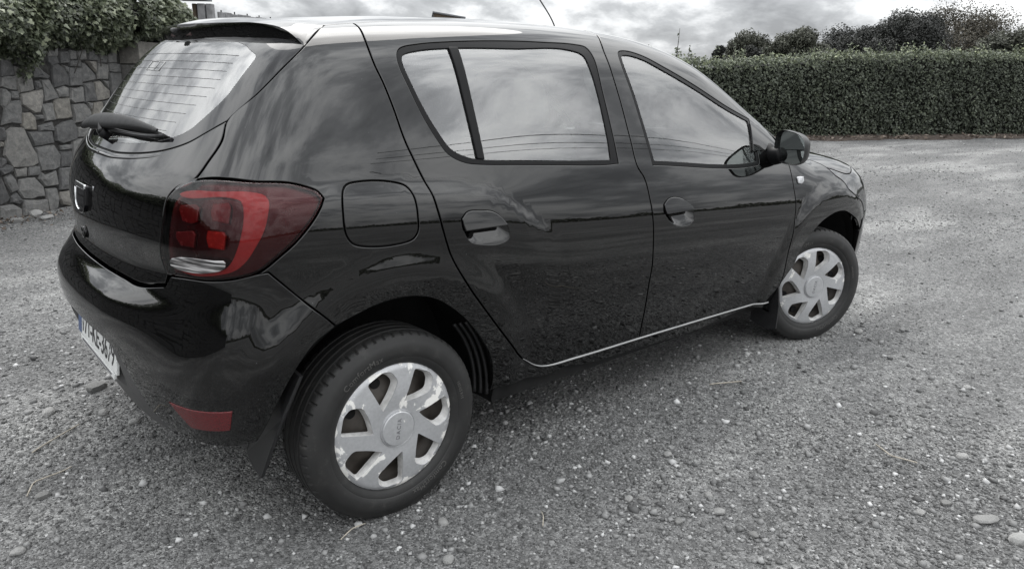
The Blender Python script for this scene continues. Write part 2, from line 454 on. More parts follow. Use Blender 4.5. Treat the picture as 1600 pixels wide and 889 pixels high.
FEAT = {
'shutA': [(0.097,-0.475,1.5),(0.079,-0.543,1.485),(0.055,-0.628,1.438),(0.052,-0.675,1.38),(0.063,-0.707,1.323),(0.073,-0.74,1.257),(0.083,-0.781,1.168),(0.101,-0.808,1.102),(0.128,-0.847,1.021),(0.139,-0.864,0.966),(0.161,-0.872,0.878),(0.187,-0.876,0.811),(0.233,-0.878,0.736),(0.327,-0.865,0.617),(0.458,-0.834,0.467),(0.524,-0.811,0.397),(0.595,-0.793,0.349),(0.655,-0.789,0.326)],
'sill': [(0.655,-0.789,0.326),(0.813,-0.79,0.318),(1.191,-0.794,0.315),(2.129,-0.819,0.295)],
'shutB': [(1.114,-0.543,1.505),(1.068,-0.623,1.45),(1.066,-0.67,1.375),(1.073,-0.721,1.26),(1.076,-0.78,1.12),(1.082,-0.814,1.031),(1.112,-0.829,0.983),(1.127,-0.849,0.905),(1.138,-0.863,0.819),(1.144,-0.867,0.725),(1.153,-0.861,0.639),(1.154,-0.851,0.566),(1.169,-0.827,0.45),(1.186,-0.795,0.32)],
'shutC': [(2.191,-0.807,0.963),(2.195,-0.841,0.868),(2.205,-0.861,0.771),(2.192,-0.874,0.666),(2.166,-0.874,0.559),(2.185,-0.843,0.389),(2.146,-0.82,0.295)],
'winR': [(0.14,-0.657,1.413),(0.158,-0.646,1.427),(0.22,-0.638,1.44),(0.344,-0.632,1.452),(0.615,-0.624,1.464),(0.765,-0.621,1.465),(0.927,-0.618,1.462),(0.973,-0.623,1.455),(0.989,-0.641,1.43),(0.987,-0.7,1.318),(0.983,-0.78,1.127),(0.98,-0.811,1.046),(0.902,-0.813,1.046),(0.678,-0.813,1.061),(0.464,-0.812,1.076),(0.334,-0.811,1.086),(0.274,-0.809,1.096),(0.221,-0.799,1.124),(0.197,-0.784,1.161),(0.167,-0.754,1.228),(0.144,-0.716,1.309),(0.131,-0.678,1.381),(0.14,-0.657,1.413)],
'glassR': [(0.156,-0.663,1.405),(0.209,-0.654,1.42),(0.331,-0.649,1.432),(0.597,-0.646,1.439),(0.908,-0.639,1.438),(0.94,-0.647,1.425),(0.952,-0.672,1.38),(0.952,-0.776,1.14),(0.942,-0.806,1.062),(0.356,-0.806,1.1),(0.291,-0.802,1.112),(0.238,-0.792,1.139),(0.214,-0.777,1.175),(0.184,-0.748,1.24),(0.159,-0.71,1.322),(0.149,-0.672,1.391),(0.156,-0.663,1.405)],
'bar': [(0.335,-0.647,1.435),(0.37,-0.647,1.436),(0.357,-0.805,1.101),(0.329,-0.805,1.104),(0.335,-0.647,1.435)],
'winF': [(1.151,-0.625,1.442),(1.194,-0.616,1.449),(1.286,-0.62,1.436),(1.414,-0.642,1.391),(1.604,-0.668,1.317),(1.815,-0.695,1.228),(1.974,-0.704,1.173),(1.948,-0.762,1.081),(1.928,-0.809,0.981),(1.893,-0.812,0.976),(1.173,-0.813,1.027),(1.166,-0.78,1.114),(1.153,-0.714,1.271),(1.139,-0.643,1.418),(1.151,-0.625,1.442)],
'gateR': [(-0.011,-0.498,1.487),(-0.131,-0.611,1.424),(-0.219,-0.641,1.358),(-0.292,-0.647,1.296),(-0.368,-0.624,1.228),(-0.397,-0.651,1.177),(-0.434,-0.65,1.129),(-0.472,-0.64,1.082),(-0.502,-0.589,1.057),(-0.52,-0.569,1.03),(-0.539,-0.565,0.968),(-0.547,-0.557,0.915),(-0.548,-0.551,0.87),(-0.543,-0.571,0.824)],
'gatebot': [(-0.614,0.055,0.788),(-0.612,-0.141,0.787),(-0.592,-0.353,0.784),(-0.582,-0.441,0.775),(-0.566,-0.508,0.779),(-0.543,-0.571,0.822)],
'glassB': [(-0.368,-0.624,1.228),(-0.41,-0.573,1.195),(-0.44,-0.529,1.169),(-0.474,-0.453,1.145),(-0.507,-0.342,1.127),(-0.537,-0.156,1.113),(-0.543,0.033,1.11),(-0.529,0.23,1.116)],
'clearB': [(-0.305,-0.039,1.414),(-0.286,-0.27,1.417),(-0.253,-0.459,1.415),(-0.244,-0.514,1.408),(-0.245,-0.546,1.396),(-0.266,-0.555,1.373),(-0.298,-0.56,1.34),(-0.345,-0.558,1.286),(-0.402,-0.518,1.225),(-0.425,-0.494,1.2),(-0.461,-0.419,1.172),(-0.493,-0.3,1.153),(-0.522,0.163,1.131)],
'clearL': [(-0.305,-0.039,1.414),(-0.403,0.035,1.299),(-0.469,0.057,1.208),(-0.514,0.197,1.139)],
'bumpcrease': [(-0.68,0.173,0.602),(-0.685,-0.035,0.604),(-0.679,-0.181,0.6),(-0.668,-0.286,0.592),(-0.653,-0.354,0.564),(-0.64,-0.387,0.526),(-0.626,-0.409,0.474),(-0.612,-0.437,0.435),(-0.595,-0.455,0.391),(-0.578,-0.471,0.35)],
'bumpseam': [(-0.377,-0.829,0.867),(-0.34,-0.838,0.827),(-0.287,-0.85,0.77),(-0.24,-0.862,0.723),(-0.203,-0.859,0.685)],
'lamp': [(-0.541,-0.579,0.822),(-0.548,-0.551,0.87),(-0.547,-0.557,0.915),(-0.539,-0.565,0.968),(-0.52,-0.569,1.031),(-0.502,-0.589,1.057),(-0.475,-0.636,1.08),(-0.363,-0.78,1.086),(-0.288,-0.803,1.08),(-0.249,-0.812,1.069),(-0.217,-0.824,1.054),(-0.207,-0.835,1.037),(-0.218,-0.842,1.018),(-0.241,-0.847,0.988),(-0.298,-0.847,0.931),(-0.341,-0.841,0.898),(-0.38,-0.828,0.867),(-0.398,-0.819,0.856),(-0.448,-0.784,0.842),(-0.489,-0.727,0.833),(-0.516,-0.661,0.829),(-0.541,-0.579,0.822)],
'flap': [(-0.15,-0.829,1.053),(-0.133,-0.82,1.067),(-0.103,-0.818,1.072),(0.014,-0.824,1.063),(0.051,-0.832,1.049),(0.067,-0.848,1.022),(0.071,-0.865,0.959),(0.067,-0.869,0.918),(0.049,-0.87,0.897),(0.018,-0.869,0.889),(-0.117,-0.864,0.896),(-0.145,-0.862,0.908),(-0.161,-0.859,0.932),(-0.165,-0.854,0.98),(-0.15,-0.829,1.053)],
'handR': [(0.219,-0.868,0.938),(0.243,-0.865,0.956),(0.293,-0.865,0.955),(0.343,-0.865,0.946),(0.379,-0.868,0.92),(0.406,-0.873,0.876),(0.403,-0.874,0.856),(0.376,-0.874,0.844),(0.299,-0.873,0.849),(0.249,-0.873,0.866),(0.224,-0.871,0.909),(0.219,-0.868,0.938)],
'handF': [(1.205,-0.853,0.879),(1.236,-0.849,0.897),(1.282,-0.848,0.9),(1.342,-0.851,0.882),(1.381,-0.856,0.855),(1.396,-0.86,0.828),(1.396,-0.863,0.797),(1.366,-0.865,0.782),(1.282,-0.865,0.79),(1.237,-0.863,0.814),(1.21,-0.859,0.848),(1.205,-0.853,0.879)],
'archR': [(-0.319,-0.853,0.59),(-0.272,-0.858,0.645),(-0.203,-0.859,0.685),(-0.145,-0.862,0.703),(-0.076,-0.868,0.724),(-0.005,-0.872,0.731),(0.049,-0.873,0.726),(0.117,-0.873,0.705),(0.178,-0.87,0.665),(0.246,-0.861,0.605),(0.326,-0.842,0.51),(0.373,-0.825,0.436),(0.398,-0.803,0.343),(0.395,-0.792,0.296)],
'archF': [(2.134,-0.824,0.315),(2.222,-0.852,0.424),(2.262,-0.863,0.479),(2.278,-0.873,0.541),(2.342,-0.879,0.606),(2.437,-0.879,0.662),(2.517,-0.877,0.685),(2.605,-0.872,0.698),(2.703,-0.867,0.693),(2.794,-0.861,0.665),(2.894,-0.852,0.621),(2.969,-0.839,0.562)],
'sillbot': [(0.409,-0.794,0.3),(0.497,-0.793,0.295),(0.705,-0.779,0.277),(0.833,-0.781,0.277),(1.211,-0.782,0.26),(1.537,-0.785,0.252),(2.158,-0.808,0.246)],
'refl': [(-0.585,-0.598,0.475),(-0.48,-0.79,0.488),(-0.483,-0.768,0.424),(-0.548,-0.653,0.406),(-0.585,-0.598,0.475)],
'cband': [(-0.504,-0.601,1.046),(-0.495,-0.618,1.054),(-0.443,-0.729,1.064),(-0.37,-0.793,1.063),(-0.351,-0.805,1.055),(-0.347,-0.816,1.04),(-0.355,-0.824,1.009),(-0.371,-0.827,0.966),(-0.393,-0.822,0.928),(-0.416,-0.81,0.891),(-0.437,-0.795,0.869),(-0.461,-0.769,0.855),(-0.531,-0.61,0.845),(-0.533,-0.602,0.85),(-0.466,-0.763,0.866),(-0.451,-0.781,0.881),(-0.438,-0.794,0.911),(-0.419,-0.801,0.968),(-0.408,-0.794,1.023),(-0.409,-0.784,1.042),(-0.423,-0.767,1.049),(-0.503,-0.612,1.041)],
'cell1': [(-0.51,-0.615,1.019),(-0.488,-0.673,1.027),(-0.485,-0.687,1.019),(-0.495,-0.688,0.983),(-0.504,-0.669,0.977),(-0.515,-0.632,0.98),(-0.515,-0.612,1.007)],
'cell2': [(-0.462,-0.724,1.034),(-0.434,-0.763,1.039),(-0.433,-0.769,1.03),(-0.443,-0.775,0.985),(-0.472,-0.733,0.99),(-0.469,-0.722,1.018)],
'cell3': [(-0.528,-0.611,0.948),(-0.504,-0.678,0.959),(-0.502,-0.687,0.95),(-0.508,-0.682,0.914),(-0.526,-0.63,0.913),(-0.53,-0.611,0.932)],
'cell4': [(-0.482,-0.726,0.965),(-0.455,-0.768,0.965),(-0.453,-0.773,0.955),(-0.46,-0.771,0.918),(-0.486,-0.731,0.921),(-0.487,-0.724,0.946)],
'rev': [(-0.537,-0.59,0.868),(-0.533,-0.606,0.877),(-0.459,-0.773,0.893),(-0.455,-0.777,0.887),(-0.457,-0.774,0.872),(-0.469,-0.759,0.863),(-0.531,-0.611,0.849),(-0.536,-0.594,0.853)],
'bumpbot': [(-0.636,-0.154,0.399),(-0.616,-0.246,0.361),(-0.596,-0.332,0.333),(-0.577,-0.428,0.327),(-0.56,-0.527,0.337),(-0.53,-0.642,0.35),(-0.487,-0.713,0.351),(-0.429,-0.746,0.34),(-0.416,-0.775,0.369)],
'archRb': [(-0.203,-0.859,0.685),(-0.272,-0.858,0.645),(-0.319,-0.853,0.59),(-0.362,-0.835,0.511),(-0.394,-0.813,0.436),(-0.416,-0.775,0.369)],
'gutter': [(-0.014,-0.503,1.486),(0.093,-0.483,1.499),(0.261,-0.467,1.514),(0.542,-0.433,1.531),(0.736,-0.48,1.529)],
'bumptop': [(-0.615,0.053,0.786),(-0.614,-0.146,0.782),(-0.595,-0.359,0.778),(-0.583,-0.456,0.768),(-0.568,-0.513,0.771),(-0.543,-0.573,0.817)],
'hoodline': [(2.241,-0.803,0.962),(2.549,-0.707,0.965),(2.603,-0.782,0.917),(2.662,-0.809,0.876),(2.734,-0.824,0.839),(2.777,-0.84,0.794)],
'fbseam': [(2.968,-0.839,0.564),(2.974,-0.84,0.61),(3.07,-0.808,0.619)],
}

# ------------------------------------------------------------ the car body as one implicit surface
def spl(xs, ys):
    xs = np.array(xs, float); ys = np.array(ys, float); n = len(xs); h = np.diff(xs)
    A = np.zeros((n, n)); b = np.zeros(n); A[0, 0] = A[-1, -1] = 1
    for i in range(1, n-1):
        A[i, i-1] = h[i-1]; A[i, i] = 2*(h[i-1]+h[i]); A[i, i+1] = h[i]; b[i] = 6*((ys[i+1]-ys[i])/h[i]-(ys[i]-ys[i-1])/h[i-1])
    m = np.linalg.solve(A, b)
    def f(x):
        x = np.asarray(x, float); xc = np.clip(x, xs[0], xs[-1]); i = np.clip(np.searchsorted(xs, xc)-1, 0, n-2)
        d = xc-xs[i]; e = xs[i+1]-xc; H = h[i]
        v = m[i]*e**3/(6*H)+m[i+1]*d**3/(6*H)+(ys[i]/H-m[i]*H/6)*e+(ys[i+1]/H-m[i+1]*H/6)*d
        s0 = (ys[1]-ys[0])/h[0]-m[1]*h[0]/6; s1 = (ys[-1]-ys[-2])/h[-1]+m[-2]*h[-1]/6
        return v+np.where(x < xs[0], (x-xs[0])*s0, 0)+np.where(x > xs[-1], (x-xs[-1])*s1, 0)
    return f
def smax(a,b,k):
    h=np.maximum(k-np.abs(a-b),0)/k
    return np.maximum(a,b)+h*h*h*k/6.0
def gss(t): return np.exp(-t*t)
prof=spl([-.95,-.84,-.74,-.68,-.54,-.40,-.30,-.22,-.165,-.10,-.05,0,.15,.30,.40,.52],[.735,.765,.788,.802,.836,.860,.867,.864,.857,.843,.829,.813,.754,.690,.645,.585])
plan=spl([-.8,-.55,-.3,0,.4,1.0,1.8,2.3,2.7,3.0,3.2,3.4,3.7],[-.18,-.075,-.025,-.004,0,0,0,0,-.012,-.045,-.10,-.22,-.45])
planU=spl([-.8,-.5,-.2,.2,.6,1.0,1.5,2.0,2.6],[-.13,-.08,-.04,-.012,0,0,-.008,-.035,-.08])
def sst(a,b,x):
    t=np.clip((x-a)/(b-a),0,1);return t*t*(3-2*t)
shf=spl([-.8,-.2,.2,.33,.46,.60,.80,1.05,1.4,2.0],[.035,.033,.032,.028,.014,.004,0,0,0,0])
crz=spl([-.8,-.2,.0,.18,.35,.412,.47,.549,.63,.8],[1.035,1.035,1.03,1.010,.982,.954,.918,.865,.815,.73])
def belt(x): return 1.105-.066*x
def side(x,z):
    zr=z-belt(x)
    zz=zr-shf(np.clip(x,-.8,2))*sst(-.45,-.25,zr)*(1-sst(-.13,-.01,zr))
    y=prof(zz)+plan(x)+planU(x)*sst(-.1,.4,zr)
    for cx in (0,2.589):
        r=np.hypot(x-cx,z-.30)
        y=y+.014*(1-sst(.49,.58,r))
    zc=crz(x)
    y=y+.0085*sst(-.55,-.30,x)*(1-sst(.47,.66,x))*(1-sst(zc-.008,zc+.042,z))*sst(zc-.34,zc-.06,z)
    y=y+.044*(1-sst(.59,.845,z))*(1-sst(-.44,-.12,x))*sst(.30,.42,z)
    return y
rearp=spl([.10,.25,.40,.52,.62,.70,.735,.77,.80,.90,1.0,1.06,1.12,1.25,1.40,1.47,1.6],[-.50,-.58,-.64,-.668,-.688,-.685,-.665,-.625,-.612,-.615,-.606,-.58,-.535,-.44,-.325,-.27,-.16])
rearc=spl([.10,.25,.40,.50,.56,.64,.72,.80,.86,.92,1.0,1.06,1.12,1.25,1.40,1.47,1.6],[-.50,-.58,-.642,-.668,-.672,-.660,-.639,-.617,-.612,-.612,-.597,-.575,-.535,-.44,-.325,-.27,-.16])
def rear(y,z):
    B=sst(.28,.70,np.abs(y))
    return rearp(z)*(1-B)+rearc(z)*B+.24*np.abs(y)**2.2
roofp=spl([-.6,-.35,0,.4,.8,1.2,1.55,1.75,2.0,2.3,2.6,2.9,3.2,3.5],[1.45,1.483,1.523,1.552,1.562,1.55,1.50,1.435,1.30,1.13,.985,.90,.80,.68])
def roof(x,y): return roofp(x)-.14*np.abs(y)**2
hoodp=spl([2.1,2.4,2.7,3.0,3.15,3.3,3.45,3.6],[1.06,1.045,1.02,.975,.935,.87,.76,.6])
frontp=spl([.1,.25,.4,.55,.7,.8,1.0],[3.36,3.41,3.44,3.44,3.40,3.35,3.22])
def Fn(P):
    x=P[...,0];y=np.abs(P[...,1]);z=P[...,2]
    f=(y-side(x,z))*.95
    r=(rear(y,z)-x)*.85
    ws=z-roof(x,y); hd=z-(hoodp(x)-.13*y*y)
    t=np.where(True,-smax(-ws*.85,-hd*.95,.05),0)  # min(ws,hd): union of roof and hood volumes
    fr=(x-(frontp(z)-.32*y**2.2))*.9
    g=smax(f,t,.16)
    g=smax(g,r,.16)
    g=smax(g,fr,.16)
    return g

def grad(P, e=1e-4):
    g = np.stack([Fn(P+np.eye(3)[i]*e)-Fn(P-np.eye(3)[i]*e) for i in range(3)], -1)
    return g/(np.linalg.norm(g, axis=-1, keepdims=True)+1e-12)
def march(o, d, t1=2.4):
    a = np.full(len(d), .02); b = np.full(len(d), t1)
    for _ in range(21):
        m = (a+b)/2; ins = Fn(o+d*m[:, None]) < 0
        a = np.where(ins, m, a); b = np.where(ins, b, m)
    return o+d*((a+b)/2)[:, None]
class DomS:      # sides, roof, bonnet: rays square to the car's length from a line inside it
    @staticmethod
    def uv(P): return np.c_[P[:, 0], np.arctan2(P[:, 2]-.75, -P[:, 1])*.85]
    @staticmethod
    def lift(uv):
        f = uv[:, 1]/.85; z = 0*f
        return march(np.c_[uv[:, 0], z, z+.75], np.c_[z, -np.cos(f), np.sin(f)])
class DomR:      # tail: rays from a point inside
    C = np.array([.25, 0, .8]); sg = -1.
    @classmethod
    def uv(k, P):
        q = P-k.C; h = np.hypot(q[:, 0], q[:, 1])
        return np.c_[np.arctan2(q[:, 1], k.sg*q[:, 0])*.9, np.arctan2(q[:, 2], h)*.9]
    @classmethod
    def lift(k, uv):
        a = uv[:, 0]/.9; e = uv[:, 1]/.9
        return march(np.broadcast_to(k.C, (len(uv), 3)), np.c_[k.sg*np.cos(a)*np.cos(e), np.sin(a)*np.cos(e), np.sin(e)])
class DomF(DomR):   # nose
    C = np.array([2.35, 0, .68]); sg = 1.
def cr(pts, step=.012, corner=48):
    """smooth curve through points; sharp turns stay sharp"""
    P = np.asarray(pts, float); n = len(P)
    if n < 3: br = [0, n-1]
    else:
        br = [0]
        for i in range(1, n-1):
            a = P[i]-P[i-1]; b = P[i+1]-P[i]
            c = a@b/(np.linalg.norm(a)*np.linalg.norm(b)+1e-12)
            if c < math.cos(R(corner)): br.append(i)
        br.append(n-1)
    out = []
    for s, e in zip(br[:-1], br[1:]):
        Q = P[s:e+1]
        E = np.vstack([2*Q[0]-Q[1], Q, 2*Q[-1]-Q[-2]])
        for i in range(1, len(E)-2):
            p0, p1, p2, p3 = E[i-1:i+3]
            k = max(1, int(np.ceil(np.linalg.norm(p2-p1)/step)))
            d1 = np.linalg.norm(p2-p1); d0 = max(np.linalg.norm(p1-p0), 1e-6); d2 = max(np.linalg.norm(p3-p2), 1e-6)
            m1 = ((p1-p0)/d0+(p2-p1)/d1)/2*d1; m2 = ((p2-p1)/d1+(p3-p2)/d2)/2*d1
            for j in range(k):
                t = j/k
                out.append((2*t**3-3*t*t+1)*p1+(t**3-2*t*t+t)*m1+(-2*t**3+3*t*t)*p2+(t**3-t*t)*m2)
    out.append(P[-1])
    return np.array(out)
def crc(pts, step=.012, corner=60):
    """closed smooth loop"""
    P = [np.asarray(p, float) for p in pts]
    if np.linalg.norm(P[0]-P[-1]) < 1e-3: P = P[:-1]
    n = len(P)
    k0 = 0; worst = 2
    for i in range(n):
        a = P[i]-P[i-1]; b = P[(i+1) % n]-P[i]
        c = a@b/(np.linalg.norm(a)*np.linalg.norm(b)+1e-12)
        if c < worst: worst = c; k0 = i
    Q = P[k0:]+P[:k0]
    if worst < math.cos(R(corner)): return cr(Q+[Q[0]], step, corner)[:-1]
    full = cr(Q+Q+Q[:1], step, corner)
    # middle copy: take the second lap
    L = cr(Q[-2:]+Q+Q[:3], step, corner)
    i0 = int(np.argmin(np.linalg.norm(L-Q[0], axis=1)))
    rest = np.linalg.norm(L[i0+10:]-Q[0], axis=1)
    i1 = i0+10+int(np.argmin(rest))
    return L[i0:i1]
def area2(p):
    x, y = p[:, 0], p[:, 1]
    return .5*np.sum(x*np.roll(y, -1)-np.roll(x, -1)*y)
def clean(p, tol=1e-3):
    out = [p[0]]
    for q in p[1:]:
        if np.linalg.norm(q-out[-1]) > tol: out.append(q)
    while len(out) > 3 and np.linalg.norm(out[0]-out[-1]) < tol: out.pop()
    return np.array(out)
def inset(p, d):
    """p counter-clockwise; positive d moves inward"""
    a = p-np.roll(p, 1, 0); b = np.roll(p, -1, 0)-p
    na = np.c_[-a[:, 1], a[:, 0]]; nb = np.c_[-b[:, 1], b[:, 0]]
    na /= np.linalg.norm(na, axis=1)[:, None]+1e-12; nb /= np.linalg.norm(nb, axis=1)[:, None]+1e-12
    m = (na+nb)/np.maximum(1+np.sum(na*nb, 1), .35)[:, None]
    return p+m*d
def inside(pts, poly):
    x, y = pts[:, 0], pts[:, 1]; c = np.zeros(len(pts), bool); n = len(poly)
    for i in range(n):
        x1, y1 = poly[i-1]; x2, y2 = poly[i]
        if y1 == y2: continue
        k = ((y1 > y) != (y2 > y)) & (x < (x2-x1)*(y-y1)/(y2-y1)+x1)
        c ^= k
    return c
def triangulate(outer, holes, h):
    loops = [outer]+holes
    V = []; E = []
    for L in loops:
        s = len(V); V += [tuple(q) for q in L]
        E += [(s+i, s+(i+1) % len(L)) for i in range(len(L))]
    B = np.array(V)
    lo, hi = outer.min(0), outer.max(0)
    gx = np.arange(lo[0], hi[0]+h, h); gy = np.arange(lo[1], hi[1]+h, h*.866)
    G = np.array([(x+(h/2 if j % 2 else 0), y) for j, y in enumerate(gy) for x in gx])
    if len(G):
        k = inside(G, outer)
        for L in holes: k &= ~inside(G, L)
        G = G[k]
    if len(G):
        ok = np.ones(len(G), bool)
        for s in range(0, len(G), 400):
            d = np.sqrt(((G[s:s+400, None]-B[None])**2).sum(2)).min(1); ok[s:s+400] = d > .5*h
        G = G[ok]
    A = np.vstack([B, G]) if len(G) else B
    r = delaunay_2d_cdt([Vector(v) for v in A], E, [], 0, 1e-6)
    P = np.array([tuple(v) for v in r[0]]); T = np.array([f for f in r[2] if len(f) == 3])
    c = P[T].mean(1)
    k = inside(c, outer)
    for L in holes: k &= ~inside(c, L)
    T = T[k]
    # original order for boundary loops
    idx = {}
    for new, ol in enumerate(r[3]):
        for q in ol: idx[q] = new
    loops_i = []; s = 0
    for L in loops:
        loops_i.append([idx[s+i] for i in range(len(L))]); s += len(L)
    return P, T, loops_i
def both(name, V, F, N, mat, parent, mirror, parent2):
    o = mesh(name, V, F, mat, parent, N=N)
    if not mirror: return o
    s = np.array([1, -1, 1.])
    o2 = mesh(name, np.asarray(V)*s, [tuple(f)[::-1] for f in F], mat, parent2 if parent2 is not None else parent, N=None if N is None else np.asarray(N)*s)
    return o, o2
def panel(name, bound, dom, mat, parent, holes=(), off=0., gap=.0030, rnd=.002, rim=.012, h=.03, mirror=False, parent2=None, hgap=0., hrim=.012, offs=None, tilt=None):
    """a sheet of bodywork: outline (3D points on the surface) cut out of the body, with rolled edges and a returned rim"""
    ub = clean(dom.uv(np.asarray(bound)))
    if area2(ub) < 0: ub = ub[::-1]
    uh = []
    for H in holes:
        q = clean(dom.uv(np.asarray(H)))
        if area2(q) < 0: q = q[::-1]
        uh.append(q)
    gb = inset(ub, gap)
    main = inset(ub, gap+rnd)
    hb = [inset(q, -hgap) for q in uh]; hm = [inset(q, -hgap-rnd) for q in uh]
    P, T, LI = triangulate(main, hm, h)
    X = dom.lift(P); Nn = grad(X)
    V = [X+Nn*off if offs is None else X+Nn*offs(X)[:, None]]; N = [Nn]; F = [tuple(t) for t in T]
    # face orientation
    a = X[T[:, 1]]-X[T[:, 0]]; b = X[T[:, 2]]-X[T[:, 0]]
    flip = np.sum(np.cross(a, b)*Nn[T[:, 0]]) < 0
    if flip: F = [f[::-1] for f in F]
    if tilt is not None: N[0] = Nn+np.asarray(tilt)
    base = len(X)
    for li, (edge, loop, rm) in enumerate(zip([gb]+hb, LI, [rim]+[hrim]*len(hb))):
        if rm <= 0: continue
        Xe = dom.lift(edge); Ne = grad(Xe)
        Xm = X[loop]
        out = Xe-Xm; out -= Ne*np.sum(out*Ne, 1)[:, None]; out /= np.linalg.norm(out, axis=1)[:, None]+1e-12
        oo = off if offs is None else offs(Xe)[:, None]
        r1 = Xe+Ne*(oo-.0011); r2 = Xe+Ne*(oo-rm)
        n1 = (Ne+out)/math.sqrt(2)
        k = len(loop)
        V += [r1, r1.copy(), r2]; N += [n1, out*.9+Ne*.1, out]
        b1, b2, b3 = base, base+k, base+2*k; base += 3*k
        outer_ccw = li == 0
        for i in range(k):
            j = (i+1) % k
            for (p, q, r, s) in ((loop[i], loop[j], b1+j, b1+i), (b2+i, b2+j, b3+j, b3+i)):
                f = (p, q, r, s)
                if outer_ccw: f = f[::-1]
                if not outer_ccw and False: f = f
                if flip: f = f[::-1]
                F.append(f)
    V = np.vstack(V); N = np.vstack(N); N /= np.linalg.norm(N, axis=1)[:, None]
    return both(name, V, F, N, mat, parent, mirror, parent2)
def ribbon(name, pts, mat, parent, width=.016, depth=.013, mirror=False, dom=DomS):
    """dark rubber seal under a shut line"""
    X = dom.lift(dom.uv(cr(pts, .02))); n = grad(X)
    T = np.gradient(X, axis=0); T /= np.linalg.norm(T, axis=1)[:, None]
    sd_ = np.cross(n, T)
    A = X-n*depth+sd_*width; B = X-n*depth-sd_*width
    k = len(X)
    V = np.vstack([A, B]); F = [(i, i+1, k+i+1, k+i) for i in range(k-1)]
    return both(name, V, F, np.vstack([n, n]), mat, parent, mirror, None)
def surf(pts, dom=DomS): return dom.lift(dom.uv(np.asarray(pts, float)))
def mir(pts):
    return np.asarray(pts)[::-1]*np.array([1, -1, 1.])
FT = {k: np.array(v, float) for k, v in FEAT.items()}

